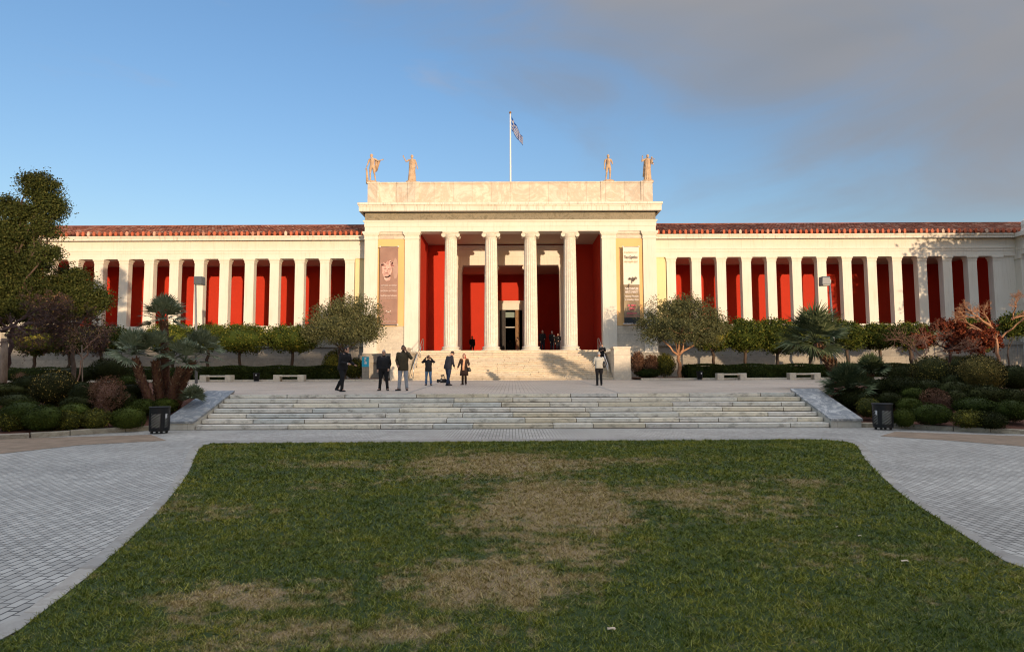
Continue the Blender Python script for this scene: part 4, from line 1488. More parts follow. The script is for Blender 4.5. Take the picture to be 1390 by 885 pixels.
b_ = at(470, 514, 45.9)
tree('olive_tree', 'wide grey green olive tree on several stems in front of the left banner', 'tree', (b_.x, 45.9, zplaza(45.9)), 1.9,
     [blob(452, 438, 45.9, 32, 30), blob(490, 434, 45.9, 30, 32), blob(470, 425, 45.9, 30, 25, 1), blob(430, 447, 45.9, 19, 19), blob(506, 445, 45.9, 17, 21), blob(470, 450, 45.9, 42, 18, -.5)],
     M['lf_olive'], M['bark'], .15, 520, 60, .5, .17, .055, 'olive trees before the porch', .45, 1.02, fork=3)
b_ = at(922, 508, 45.9)
tree('olive_tree', 'wide olive tree with one pale forked trunk right of the entrance stairs', 'tree', (b_.x, 45.9, zplaza(45.9)), 1.7,
     [blob(905, 432, 45.9, 32, 30), blob(940, 432, 45.9, 34, 31), blob(922, 424, 45.9, 32, 24, 1), blob(885, 448, 45.9, 20, 19), blob(966, 447, 45.9, 22, 22), blob(925, 448, 45.9, 46, 20, -.5)],
     M['lf_olive'], M['bark_warm'], .17, 560, 60, .5, .17, .055, 'olive trees before the porch', .45, 1.02)

# ------------------------------------------------------------------ big evergreen at the left
D_ = 32
b_ = at(8, 520, D_)
tree('evergreen_tree', 'tall dark evergreen tree rising above the roof at the left edge', 'tree', (b_.x - .6, D_, 1.2), 3.0,
     [blob(55, 256, D_, 22, 18), blob(66, 283, D_, 18, 17), blob(30, 290, D_, 18, 15), blob(8, 282, D_, 17, 15), blob(22, 320, D_, 25, 18), blob(58, 308, D_, 14, 12), blob(62, 345, D_, 13, 11, -1), blob(10, 350, D_, 29, 18), blob(38, 362, D_, 22, 15),
      blob(8, 390, D_, 30, 18), blob(50, 392, D_, 22, 15), blob(0, 315, D_, 15, 17), blob(75, 318, D_, 6, 6), blob(75, 342, D_, 7, 6), blob(78, 281, D_, 9, 12), blob(42, 246, D_, 9, 7), blob(30, 340, D_, 22, 20, 1.5), blob(-5, 420, D_, 34, 22), blob(35, 420, D_, 29, 17), blob(-30, 360, D_, 34, 42)],
     M['lf_big'], M['bark'], .19, 2000, 60, .40, .115, .06, None, .5, 1.08)
D_ = 33.5
b_ = at(100, 520, D_)
tree('evergreen_tree', 'lower rounded yellowish green tree right of the tall evergreen', 'tree', (b_.x, D_, 1.25), 3.0,
     [blob(98, 384, D_, 25, 26), blob(80, 395, D_, 20, 26), blob(122, 404, D_, 22, 20), blob(132, 408, D_, 14, 14), blob(95, 418, D_, 28, 16), blob(118, 424, D_, 12, 14), blob(68, 425, D_, 25, 18)],
     M['lf_big'], M['bark'], .13, 700, 60, .40, .115, .06, None, .3, 1.02)

# ------------------------------------------------------------------ bare and withered trees
def bare(name, label, px, base, D, top_r, mats, leafmat=None, nleaf=0, starts=(), L=.09, group=None, r=.07, depth=5, spread=.55, up=.1):
    b = at(px, base, D); zb = zbed(b.x, D) - .02
    T = thing(name, label, 'tree', (b.x, D, zb), 0, group)
    m = MB()
    for n_, (ax, ay, bx_, by_, L0, dpt) in enumerate(starts):
        rk = r * (1 if n_ == 0 else (.72 if n_ < 3 else .5))
        a = at(ax, ay, D) - T.location; c = at(bx_, by_, D) - T.location
        a.y += random.uniform(-.3, .3); c.y += random.uniform(-1.2, 1.2)
        limb(m, a, c, rk, rk * (.9 if n_ == 0 else .5), .05, 6, 5)
        for _ in range(4):
            fracture(m, c if random.random() < .6 else a.lerp(c, .7), (c - a).normalized() + Vector(unit(1)[0]) * .5, L0, rk * (.3 if n_ == 0 else .5), dpt, spread, .0075, up)
    o = m.build('branches', mats, T)
    if leafmat:
        pts = np.array(m.v); pts = pts[pts[:, 2] > 1.0]
        P = pts[RNG.integers(0, len(pts), nleaf)] + RNG.normal(size=(nleaf, 3)) * .06
        quads_mesh('leaves', leaves(P, L, L * .6), leafmat, T)
    return T


random.seed(5)
b_ = at(5, 505, 27)
bare('bare_tree', 'spreading leafless tree with dense dark purple brown twigs at the left edge', 4, 505, 27, 0, M['twig'], M['lf_brown'], 3800,
     [(4, 505, 3, 445, .3, 2), (3, 450, 50, 438, .50, 6), (3, 450, 25, 425, .50, 6), (3, 455, 75, 448, .50, 6), (3, 450, -30, 425, .5, 5), (50, 440, 105, 452, .42, 6), (40, 438, 85, 436, .45, 6), (30, 445, 60, 456, .42, 6), (3, 445, 10, 415, .45, 6), (20, 442, 95, 458, .42, 6), (3, 445, 40, 450, .42, 6), (30, 440, 55, 425, .42, 6)], r=.10, spread=.5, up=-.08)
o_ = MB(); o_.tube([(0, 0, -.2), (.02, 0, .9), (0, 0, 2.2)], [.17, .14, .12], 10)
[o for o in bpy.data.objects if o.name == 'bare_tree'][0]
o_.build('trunk', M['bark_pale'], bpy.data.objects['bare_tree'], True)
bare('young_tree', 'slender young tree with withered pale leaves tied to a stake in the left bed', 107, 518, 24, 0, M['twig_pale'], M['lf_gold2'], 420,
     [(107, 518, 106, 470, .30, 3), (106, 475, 112, 455, .28, 3), (106, 490, 100, 465, .26, 3), (107, 480, 117, 470, .26, 3)], r=.028, L=.07)
m = MB(); q_ = bpy.data.objects['young_tree'].location
m.tube([Vector(at(112, 518, 24)) - q_, Vector(at(111, 468, 24)) - q_], .022, 6); m.build('stake', M['bark_pale'], bpy.data.objects['young_tree'])
bare('red_leaved_tree', 'low tree with rusty red autumn leaves in the right bed', 1285, 500, 38, 0, M['twig'], M['lf_red'], 20000,
     [(1285, 500, 1283, 470, .4, 3), (1283, 474, 1268, 464, .36, 5), (1283, 474, 1300, 460, .36, 5), (1283, 476, 1318, 468, .36, 5), (1290, 470, 1312, 458, .38, 5), (1283, 474, 1288, 458, .36, 5), (1300, 468, 1324, 462, .36, 5), (1283, 476, 1300, 466, .36, 5), (1283, 476, 1276, 458, .36, 5), (1300, 472, 1332, 466, .34, 5)], r=.09, L=.13, spread=.5, up=.0)
bare('leafless_tree', 'low tangle of bare pale twigs left of the golden ball shrub', 1258, 505, 33, 0, M['twig_pale'], None, 0,
     [(1258, 505, 1255, 482, .45, 4), (1256, 488, 1236, 470, .45, 4), (1256, 486, 1270, 468, .45, 4), (1256, 488, 1285, 478, .4, 4), (1270, 480, 1296, 470, .35, 4), (1256, 485, 1252, 466, .4, 4)], r=.045, spread=.55)
bare('leafless_tree', 'bare pruned tree with warm brown limbs reaching up at the right edge', 1356, 505, 36, 0, M['bark_warm'], None, 0,
     [(1356, 505, 1356, 460, .2, 1), (1356, 462, 1340, 440, .3, 2), (1342, 442, 1312, 428, .30, 5), (1345, 446, 1336, 428, .28, 5), (1356, 458, 1372, 432, .3, 3), (1372, 434, 1392, 414, .30, 5), (1372, 434, 1366, 416, .28, 5), (1322, 432, 1300, 430, .28, 5), (1374, 432, 1398, 426, .28, 5)], r=.10, spread=.45, up=.15)
# small clipped tree at the right edge
c_ = at(1372, 443, 40)
D_ = 40; b_ = at(1370, 505, D_)
tree('orange_tree', 'small round crowned green tree at the right edge beside the bare pruned tree', 'tree', (b_.x, D_, zbed(b_.x, D_)), 1.9, [blob(1374, 443, D_, 18, 17), blob(1388, 440, D_, 14, 15)], M['lf_citrus'], M['bark'], .06, 170, 40, .35, .15, .08, None, .4, 1.0)


# ------------------------------------------------------------------ palms
def fan(out, hub, d, side, R, n=15, span=2.3, w=.035, droop=.15):
    """one fan leaf: narrow blades spread round the tip of its stalk"""
    d = Vector(d).normalized(); side = Vector(side).normalized(); nor = d.cross(side)
    for k in range(n):
        a = (k / (n - 1) - .5) * span + random.uniform(-.04, .04)
        v = d * math.cos(a) + side * math.sin(a)
        v = (v - nor * abs(math.sin(a)) * .12).normalized()
        r_ = R * (1 - .18 * abs(a) / (span / 2)) * random.uniform(.88, 1.08)
        s_ = v.cross(nor).normalized() * w
        mid = hub + v * r_ * .55
        tip = hub + v * r_ + Vector((0, 0, -droop * r_ * random.uniform(.3, 1.4)))
        out.append([hub - s_ * .25, mid - s_, mid + s_, hub + s_ * .25])
        out.append([mid - s_, tip - s_ * .12, tip + s_ * .12, mid + s_])


def palm_head(T, top, R, nf, mat, stalk=.5, updir=Vector((0, 0, 1)), low=-.35, w=.03, nb=15, dead=False):
    out = []; m = MB()
    for k in range(nf):
        t = (k + .5) / nf
        el = PI / 2 * (1 - t) ** .8 * .98 + low * t
        az = k * 2.399963
        d = Vector((math.cos(az) * math.cos(el), math.sin(az) * math.cos(el), math.sin(el)))
        d = (d + updir * .35 - Vector((0, 0, .35))).normalized()
        L = stalk * random.uniform(.75, 1.15)
        hub = top + d * L + Vector((0, 0, -.06 * L))
        m.tube([top + d * .03, top + d * L * .6, hub], [.016, .011, .008], 4)
        side = d.cross(Vector((0, 0, 1)))
        if side.length < .2: side = Vector((1, 0, 0))
        side = (side.normalized() + Vector((0, 0, random.uniform(-.7, .7)))).normalized()
        side = (side - d * side.dot(d)).normalized()
        fan(out, hub, d, side, R * random.uniform(.85, 1.1), nb, 2.3, w)
    V = np.array([[tuple(p) for p in q] for q in out])
    quads_mesh('palm_crown', V, mat, T, m)


def palm_trunk(T, pts, r0, r1, n_sc=150):
    m = MB()
    pts = [Vector(p) for p in pts]
    k_ = 14
    P = []
    for i in range(k_ + 1):
        t = i / k_ * (len(pts) - 1); j = min(int(t), len(pts) - 2)
        P.append(pts[j].lerp(pts[j + 1], t - j))
    R = [(r0 + (r1 - r0) * i / k_) * random.uniform(.94, 1.06) for i in range(k_ + 1)]
    m.tube(P, R, 12)
    tr_ = m.build('palm_trunk', M['palm_bark'], T, True)
    V = []
    for k in range(n_sc):
        t = (k + .5) / n_sc * k_; j = min(int(t), k_ - 1); p = P[j].lerp(P[j + 1], t - j); r_ = R[j]
        ax = (P[j + 1] - P[j]).normalized(); a = k * 2.399963
        o = Vector((math.cos(a), math.sin(a), 0)); o = (o - ax * o.dot(ax)).normalized(); s_ = ax.cross(o)
        h = r_ * .55; w = r_ * .26
        b0 = p + o * r_ * .98
        V.append([b0 - s_ * w, b0 + s_ * w, b0 + ax * h + o * r_ * .32 + s_ * w * .45, b0 + ax * h + o * r_ * .32 - s_ * w * .45])
        V.append([b0 - s_ * w - ax * h * .2, b0 + s_ * w - ax * h * .2, b0 + ax * h * .98 + o * r_ * .34 + s_ * w * .4, b0 + ax * h * .98 + o * r_ * .34 - s_ * w * .4])
    quads_mesh('leaf_bases', np.array([[tuple(p) for p in q] for q in V]), M['palm_scale'], tr_)


random.seed(12)
D_ = 23.0
pc = at(215, 566, D_)
T = thing('fan_palm', 'cluster of shaggy brown palm trunks with grey green fan leaves beside the left stairs', 'palm', (pc.x, D_, .8))
for tr_, hd, R_, nf in ((((207, 552, 0), (192, 515, 0), (183, 487, 0)), (180, 474), .60, 24),
                        (((218, 548, .4), (214, 520, .4), (211, 490, .4)), (213, 462), .52, 20),
                        (((226, 552, 1.2), (224, 500, 1.2), (223, 445, 1.2), (222, 436, 1.2)), (222, 430), .62, 26),
                        (((231, 552, .2), (236, 520, .2), (246, 500, .2)), (255, 482), .52, 20),
                        (((238, 556, .8), (248, 520, .8), (262, 490, .9)), (277, 462), .54, 22)):
    pts = [at(x, y, D_ + dy) - T.location for x, y, dy in tr_]
    palm_trunk(T, pts, .155, .13)
    top = pts[-1]
    hub = at(hd[0], hd[1], D_ + tr_[0][2]) - T.location
    random.seed(int(hd[0]))
    palm_head(T, top.lerp(hub, .45), R_, nf, M['lf_palm'], .50, (hub - top).normalized())
palm_head(T, at(262, 541, 22.6) - T.location, .42, 26, M['lf_palm'], .16, Vector((0, 0, 1)), low=.0)

T = thing('fan_palm', 'leaning palm with a thick dark trunk beside the right lamp post', 'palm', at(1141, 522, 27.5))
palm_trunk(T, [at(x, y, 27.5) - T.location for x, y in ((1142, 522), (1133, 500), (1120, 482), (1108, 468))], .25, .2, 160)
palm_head(T, at(1106, 462, 27.5) - T.location, 1.05, 46, M['lf_palm2'], .7, Vector((-.1, 0, 1)), low=-.55, w=.03, nb=19)
T = thing('fan_palm', 'low dark stemless palm spilling over the right marble slope', 'palm', at(1152, 540, 23.6))
T.location.z = 1.0
palm_head(T, Vector((0, 0, .12)), .62, 48, M['lf_palm2'], .55, Vector((-.1, -.2, 1)), low=-.15, w=.026, nb=17)
T = thing('feather_palm', 'small palm with a spiky upright crown and short shaggy trunk in the right bed', 'palm', at(1183, 532, 24.5))
palm_trunk(T, [at(x, y, 24.5) - T.location for x, y in ((1183, 536), (1182, 524), (1182, 508))], .12, .11, 60)
palm_head(T, at(1182, 506, 24.5) - T.location, .56, 40, M['lf_palm2'], .30, Vector((0, 0, 1)), low=-.2)
# ------------------------------------------------------------------ figures
def cloth(name, c, var=.25, rough=.9):
    return m_mottle(name, c, [a * (1 - var) for a in c], 6, rough, .5, 18, .02)


M['skin'] = m_plain('skin', (.50, .29, .20), .6)
M['skin2'] = m_plain('skin_tanned', (.36, .19, .125), .6)
M['eye'] = m_plain('eye', (.02, .015, .012), .3)
M['lip'] = m_plain('lip', (.33, .12, .10), .6)
M['hair_black'] = m_plain('black_hair', (.012, .010, .009), .6)
M['hair_grey'] = m_plain('grey_hair', (.34, .32, .30), .7)
M['hair_red'] = m_plain('red_hair', (.20, .035, .02), .6)
M['hair_brown'] = m_plain('brown_hair', (.06, .03, .02), .6)
M['c_black'] = cloth('black_cloth', (.016, .016, .018))
M['c_navy'] = cloth('navy_cloth', (.018, .020, .030))
M['c_olive'] = cloth('olive_cloth', (.075, .058, .032))
M['c_jean'] = cloth('blue_denim', (.09, .17, .30))
M['c_jean_d'] = cloth('dark_denim', (.03, .045, .085))
M['c_palejean'] = cloth('pale_grey_denim', (.36, .38, .42))
M['c_beige'] = cloth('pale_grey_jacket', (.42, .41, .36))
M['c_brown'] = cloth('dark_brown_cloth', (.035, .02, .016))
M['c_fur'] = m_mottle('brown_fur', (.24, .11, .05), (.12, .05, .025), 22, .95, 1.0, 40, .03)
M['c_scarf'] = m_mottle('patterned_scarf', (.55, .24, .13), (.62, .40, .24), 9, .9, .3, 20, .01)
M['c_tan'] = cloth('tan_cloth', (.50, .34, .20))
M['c_white'] = cloth('white_cloth', (.66, .66, .66))
M['leather'] = m_plain('black_leather', (.012, .012, .013), .4)


def skin_graph(name, V, E, R, sub=1):
    me = bpy.data.meshes.new(name)
    me.from_pydata([tuple(v) for v in V], E, [])
    ob = bpy.data.objects.new(name, me); C.objects.link(ob)
    md = ob.modifiers.new('s', 'SKIN')
    sv = me.skin_vertices[0].data
    for i, r in enumerate(R):
        rr_ = r if hasattr(r, '__len__') else (r, r)
        sv[i].radius = rr_; sv[i].use_root = (i == 0)
    ss = ob.modifiers.new('b', 'SUBSURF'); ss.levels = sub; ss.render_levels = sub
    dg = bpy.context.evaluated_depsgraph_get()
    out = bpy.data.meshes.new_from_object(ob.evaluated_get(dg))
    bpy.data.objects.remove(ob, do_unlink=True)
    vs = [tuple(v.co) for v in out.vertices]; fs = [tuple(p.vertices) for p in out.polygons]
    bpy.data.meshes.remove(out)
    return vs, fs


J0 = dict(pel=(0, 0, .96), wai=(0, -.01, 1.10), che=(0, 0, 1.30), nec=(0, .015, 1.49), hea=(0, -.01, 1.635),
          shL=(-.185, .01, 1.42), elL=(-.235, .03, 1.14), wrL=(-.225, -.06, .90), shR=(.185, .01, 1.42), elR=(.235, .03, 1.14), wrR=(.225, -.06, .90),
          hiL=(-.095, 0, .93), knL=(-.105, -.02, .50), anL=(-.11, .02, .085), hiR=(.095, 0, .93), knR=(.105, -.02, .50), anR=(.11, .02, .085), toL=(-.13, -.15, .035), toR=(.13, -.15, .035))


def joints(**kw):
    J = {k: Vector(v) for k, v in J0.items()}
    for k, v in kw.items(): J[k] = Vector(v)
    return J


def body_mesh(mb, J, mi=0, bulk=1.0, curl=.55, sub=1, nude=False):
    V = []; E = []; R = []
    def add(p, r, par=None):
        V.append(Vector(p)); R.append(r); i = len(V) - 1
        if par is not None: E.append((par, i))
        return i
    b = bulk
    pel = add(J['pel'], (.125 * b, .10 * b)); wai = add(J['wai'], (.115 * b, .09 * b), pel); che = add(J['che'], (.145 * b, .105 * b), wai)
    up = add(J['che'].lerp(J['nec'], .62), (.10, .075), che); nec = add(J['nec'], .056, up); add(J['nec'].lerp(J['hea'], .55), .052, nec)
    for s_ in 'LR':
        sh = add(J['sh' + s_], .058 * b, up)
        um = add(J['sh' + s_].lerp(J['el' + s_], .45), .052 * b, sh)
        el = add(J['el' + s_], .041, um); fm = add(J['el' + s_].lerp(J['wr' + s_], .35), .042, el); wr = add(J['wr' + s_], .027, fm)
        d = (J['wr' + s_] - J['el' + s_]).normalized()
        side = d.cross(Vector((0, 1, 0)));
        if side.length < .3: side = d.cross(Vector((0, 0, 1)))
        side.normalize(); nrm = side.cross(d)
        if nrm.y > 0: nrm = -nrm
        pa = add(J['wr' + s_] + d * .05, (.034, .019), wr)
        for f_, (o_, l_) in enumerate(((-.028, .066), (-.010, .076), (.010, .072), (.027, .056))):
            b0 = J['wr' + s_] + d * .088 + side * o_
            f1 = add(b0, .0095, pa)
            dd = (d + nrm * curl * .5).normalized(); p1 = b0 + dd * l_ * .5
            f2 = add(p1, .0088, f1); dd = (d * .7 + nrm * curl).normalized()
            add(p1 + dd * l_ * .5, .0075, f2)
        ts = -1 if s_ == 'R' else 1
        t1 = add(J['wr' + s_] + d * .045 + side * ts * .036 + nrm * .008, .011, pa)
        add(J['wr' + s_] + d * .085 + side * ts * .052 + nrm * .022, .009, t1)
        hi = add(J['hi' + s_], .088 * b, pel); th = add(J['hi' + s_].lerp(J['kn' + s_], .4), .078 * b, hi)
        kn = add(J['kn' + s_], .054, th); ca = add(J['kn' + s_].lerp(J['an' + s_], .3) + Vector((0, .018, 0)), .056, kn)
        an = add(J['an' + s_], .036, ca); add(J['an' + s_].lerp(J['to' + s_], .5) - Vector((0, 0, .015)), .036, an)
        add(J['to' + s_], (.036, .022), len(V) - 1)
    vs, fs = skin_graph('body', V, E, R, sub)
    mb.add(vs, fs, mi)


def head(mb, J, turn=0, tilt=0, nod=0, scale=1.0, eye=1, lip=2, skin=0):
    c = J['hea']
    Mh = Matrix.Rotation(turn, 3, 'Z') @ Matrix.Rotation(tilt, 3, 'Y') @ Matrix.Rotation(nod, 3, 'X')
    s_ = scale
    def P(x, y, z): return c + Mh @ Vector((x * s_, y * s_, z * s_))
    R = []
    for z, rx, ry, oy in ((-.118, .020, .022, -.052), (-.112, .036, .038, -.045), (-.095, .049, .056, -.030), (-.06, .062, .078, -.010), (-.02, .070, .090, 0), (.02, .075, .097, .003), (.06, .072, .092, .006), (.09, .058, .074, .008), (.112, .034, .045, .01), (.118, .012, .016, .01)):
        ring = []
        for i in range(16):
            a = 2 * PI * i / 16; x = rx * math.cos(a); y = oy + ry * math.sin(a)
            if -.05 < z < .05 and y < -.07: y = max(y, -.084 - (.010 if z > .03 else 0))
            ring.append(P(x, y, z))
        R.append(ring)
    mb.rings(R, skin)
    mb.rings([[P(-.010, -.084, .022), P(.010, -.084, .022), P(0, -.094, .022)], [P(-.017, -.084, -.022), P(.017, -.084, -.022), P(0, -.116, -.020)], [P(-.014, -.082, -.032), P(.014, -.082, -.032), P(0, -.100, -.031)]], skin)
    for e in (-1, 1):
        mb.ellipsoid(P(e * .030, -.084, .020), (.013 * s_, .007 * s_, .0075 * s_), 8, 5, eye, Mh)
        mb.ellipsoid(P(e * .032, -.086, .040), (.020 * s_, .008 * s_, .005 * s_), 8, 4, skin if eye == skin else eye, Mh)
        mb.ellipsoid(P(e * .077, .012, -.002), (.010 * s_, .022 * s_, .032 * s_), 8, 6, skin, Mh)
    mb.ellipsoid(P(0, -.085, -.057), (.024 * s_, .009 * s_, .0075 * s_), 8, 5, lip, Mh)
    return P, Mh


def hair(mb, P, style='short', mi=0):
    R = []
    low = {'short': -.02, 'long': -.10, 'bob': -.085, 'cap': .015}[style]
    k = {'short': 1.06, 'long': 1.16, 'bob': 1.22, 'cap': 1.12}[style]
    for z in np.linspace(low, .128, 9):
        zz = min(.999, abs(z) / .130) if z > 0 else 0
        q = math.sqrt(1 - zz ** 2) * k
        ring = []
        for i in range(18):
            a = 2 * PI * i / 18; x = .077 * q * math.cos(a); y = .012 + .098 * q * math.sin(a)
            cut = .052 if style != 'cap' else .03
            if z < cut and y < -.045 - .02 * (style == 'short'): y = -.045 + (0 if style != 'short' else .012); x *= .98
            if style in ('bob', 'long'): x += .006 * math.sin(i * 2.3 + z * 60); y += .006 * math.cos(i * 1.7 + z * 40)
            ring.append(P(x, max(y, -.088 * k), z + .006))
        R.append(ring)
    mb.rings(R, mi)


def person(label, pos, face, J, top='c_black', legs='c_black', hairm='hair_black', style='short', h=1.75, coat=.12, bulk=1.0, skin='skin', turn=0, tilt=0, nod=0, extra=None, skirt=None, flare=1.0, collar=None, shoes='leather', group=None, beard=False):
    """pos: where the feet stand; face: rotation about z (0 looks at the viewer)"""
    T = thing('person', label, 'person', pos, face, group)
    sc = h / 1.755
    T.scale = (sc, sc, sc)
    m = MB(); body_mesh(m, J, 0, bulk * .92)
    P, Mh = head(m, J, turn, tilt, nod)
    if beard: m.ellipsoid(P(0, -.052, -.085), (.052, .05, .04), 10, 7, 3, Mh)
    m.build('body', [M[skin], M['eye'], M['lip'], M['hair_black']], T, True)
    m = MB(); hair(m, P, style); m.build('hair', M[hairm], T, True)
    # jacket: trunk, sleeves, collar
    m = MB()
    pel, wai, che, nec = J['pel'], J['wai'], J['che'], J['nec']
    b = bulk
    hem = pel + Vector((0, 0, -coat))
    def sec(p, rx, ry, dz=0): return (p.x, p.y, p.z + dz, rx * b, ry * b)
    sh = (J['shL'] + J['shR']) / 2
    sa = math.atan2(J['shR'].y - J['shL'].y, J['shR'].x - J['shL'].x)
    S = []
    if skirt:
        S += [(hem.x, hem.y, pel.z - skirt, .235 * b * flare, .19 * b * flare), (hem.x, hem.y, pel.z - skirt * .5, .215 * b * flare, .175 * b * flare)]
    S += [sec(hem, .192, .145), sec(hem, .198, .150, .03), sec(pel, .192, .148), sec(wai, .180, .145), sec(wai.lerp(che, .55), .192, .150), (che.x, che.y, che.z, .200 * b, .148 * b, sa), (sh.x, sh.y, che.z + (sh.z - che.z) * .65, .205 * b, .132 * b, sa),
          (sh.x, sh.y, sh.z + .035, .165 * b, .105, sa), (nec.x, nec.y, nec.z - .02, .080, .080), (nec.x, nec.y - .005, nec.z + .035, .072, .076)]
    # crumple the cloth a little
    m.loft(S, 28)
    rj = random.Random(label)
    m.v = [(x + rj.uniform(-.006, .006), y + rj.uniform(-.008, .008), z + rj.uniform(-.004, .004)) for x, y, z in m.v]
    for s_ in 'LR':
        a_, e_, w_ = J['sh' + s_], J['el' + s_], J['wr' + s_]
        inn = a_.lerp(sh, .18) + Vector((0, 0, .0))
        m.tube([inn, a_, a_.lerp(e_, .5), e_ - (e_ - a_) * .08, e_, e_ + (w_ - e_) * .1, e_.lerp(w_, .5), w_ + (w_ - e_).normalized() * .005], [.070 * b, .078 * b, .068 * b, .064, .062, .060, .053, .046], 12)
        m.ellipsoid(a_, (.082 * b, .078 * b, .072 * b), 12, 8)
    m.build('coat' if skirt else 'jacket', M[top], T, True)
    # trousers
    m = MB()
    m.loft([(pel.x, pel.y, pel.z - .14, .12 * b, .11 * b), (pel.x, pel.y, pel.z - .06, .175 * b, .13 * b), (pel.x, pel.y, pel.z + .08, .165 * b, .12 * b)], 20)
    for s_ in 'LR':
        a_, k_, n_ = J['hi' + s_], J['kn' + s_], J['an' + s_]
        m.tube([a_ + Vector((0, 0, .02)), a_.lerp(k_, .25), a_.lerp(k_, .6), k_ - (k_ - a_) * .06, k_ + (n_ - k_) * .06, k_.lerp(n_, .35) + Vector((0, .015, 0)), k_.lerp(n_, .8), n_ + Vector((0, 0, -.02))],
               [.100 * b, .100 * b, .084 * b, .070, .068, .069, .062, .064], 12)
    m.build('trousers' if not skirt else 'stockings', M[legs], T, True)
    for s_ in 'LR':
        m = MB(); n_, t_ = J['an' + s_], J['to' + s_]
        d = (t_ - n_); d.z = 0; d = d.normalized() if d.length > .02 else Vector((0, -1, 0)); q = Vector((-d.y, d.x, 0))
        R = []
        zf_ = n_.z - .085
        for t, w_, hh in ((-.085, .022, .05), (-.075, .038, .085), (-.03, .044, .105), (.04, .042, .085), (.11, .048, .062), (.165, .043, .052), (.195, .022, .036)):
            c_ = n_ + d * t; slope = (t_.z - .035 - zf_) * max(0, t) / .17
            R.append([Vector((c_.x, c_.y, 0)) + q * w_ * x + Vector((0, 0, zf_ + slope + hh * y)) for x, y in ((-.9, 0), (.9, 0), (1, .35), (.75, .85), (.2, 1.02), (-.2, 1.02), (-.75, .85), (-1, .35))])
        m.rings(R); m.build('shoe', M[shoes], T, True)
    if extra: extra(T, J, P)
    return T


PX = lambda px, py: hit(px, py, lambda x, y: zplaza(y) if y > PF else 0)


def hpx(px, y_head, y_feet):
    q = PX(px, y_feet)
    return at(px, y_head, q.y).z - q.z, q


# 1 man in dark suit striding, seen from the side, hands before him
hh, q = hpx(466, 469.5, 531.5)
def ex(T, J, P):
    m = MB(); m.tube([J['wrL'] - (J['wrL'] - J['elL']).normalized() * .03, J['wrL'] + (J['wrL'] - J['elL']).normalized() * .018], .036, 10); m.build('shirt_cuff', M['c_white'], T, True)
person('man in a black suit striding rightwards beside the left olive tree', q, math.radians(62),
       joints(pel=(0, .05, .93), wai=(0, .01, 1.07), che=(0, -.04, 1.27), nec=(0, -.09, 1.46), hea=(0, -.14, 1.60), shL=(-.18, -.04, 1.40), shR=(.18, -.10, 1.39), elL=(-.22, -.05, 1.13), wrL=(-.13, -.30, 1.06),
              elR=(.24, -.13, 1.13), wrR=(.16, -.40, 1.02), hiL=(-.09, .05, .91), hiR=(.09, .05, .91), knL=(-.10, -.06, .50), anL=(-.11, -.02, .085), toL=(-.12, -.19, .035), knR=(.10, .16, .49), anR=(.10, .42, .13), toR=(.11, .27, .045)),
       'c_black', 'c_black', 'hair_black', h=hh, bulk=1.1, coat=.10, extra=ex, turn=.2)
# 2 man in black jacket, standing
hh, q = hpx(520.5, 475.2, 530.2)
person('grey haired heavy man in a black jacket standing with arms hanging', q, .05, joints(elL=(-.27, .03, 1.15), wrL=(-.25, -.08, .92), elR=(.27, .03, 1.15), wrR=(.24, -.10, .95), knL=(-.13, -.02, .5), anL=(-.17, .02, .085), toL=(-.22, -.14, .035), knR=(.13, -.02, .5), anR=(.17, .02, .085), toR=(.23, -.14, .035)),
       'c_black', 'c_black', 'hair_grey', h=hh, bulk=1.28, coat=.04)
# 3 man with phone
hh, q = hpx(547, 468.8, 530.2)
def ex(T, J, P):
    m = MB(); p = P(.088, -.01, -.02); m.rbox(p.x - .008, p.x + .012, p.y - .035, p.y + .035, p.z - .07, p.z + .07, .004); m.build('mobile_phone', M['black'], T)
person('bearded man in an olive parka and pale jeans holding a phone to his ear', q, .1, joints(elL=(-.25, .03, 1.16), wrL=(-.20, -.14, .98), elR=(.32, -.06, 1.24), wrR=(.14, -.10, 1.50), knL=(-.12, -.02, .5), anL=(-.16, .02, .085), toL=(-.26, -.10, .035), knR=(.11, -.02, .5), anR=(.15, .02, .085), toR=(.17, -.15, .035)),
       'c_olive', 'c_palejean', 'hair_black', h=hh, bulk=1.06, coat=.18, skin='skin2', extra=ex, beard=True, tilt=-.1, style='short')
# 4 photographer
hh, q = hpx(581.5, 482.3, 523)
def ex(T, J, P):
    m = MB(); p = P(0, -.13, .015); m.rbox(p.x - .07, p.x + .07, p.y - .03, p.y + .03, p.z - .045, p.z + .045, .008); m.tube([p + Vector((0, -.02, 0)), p + Vector((0, -.10, 0))], .034, 12); m.build('camera_in_hands', M['black'], T)
person('person in a black jacket and blue jeans holding a camera up to the face', q, 0, joints(elL=(-.36, -.08, 1.33), wrL=(-.13, -.15, 1.60), elR=(.36, -.08, 1.33), wrR=(.13, -.15, 1.60), knL=(-.12, -.01, .5), anL=(-.14, .02, .085), toL=(-.16, -.14, .035), knR=(.12, -.01, .5), anR=(.15, .02, .085), toR=(.20, -.13, .035)),
       'c_black', 'c_jean', 'hair_black', h=hh, bulk=1.04, coat=.14, extra=ex, style='bob')
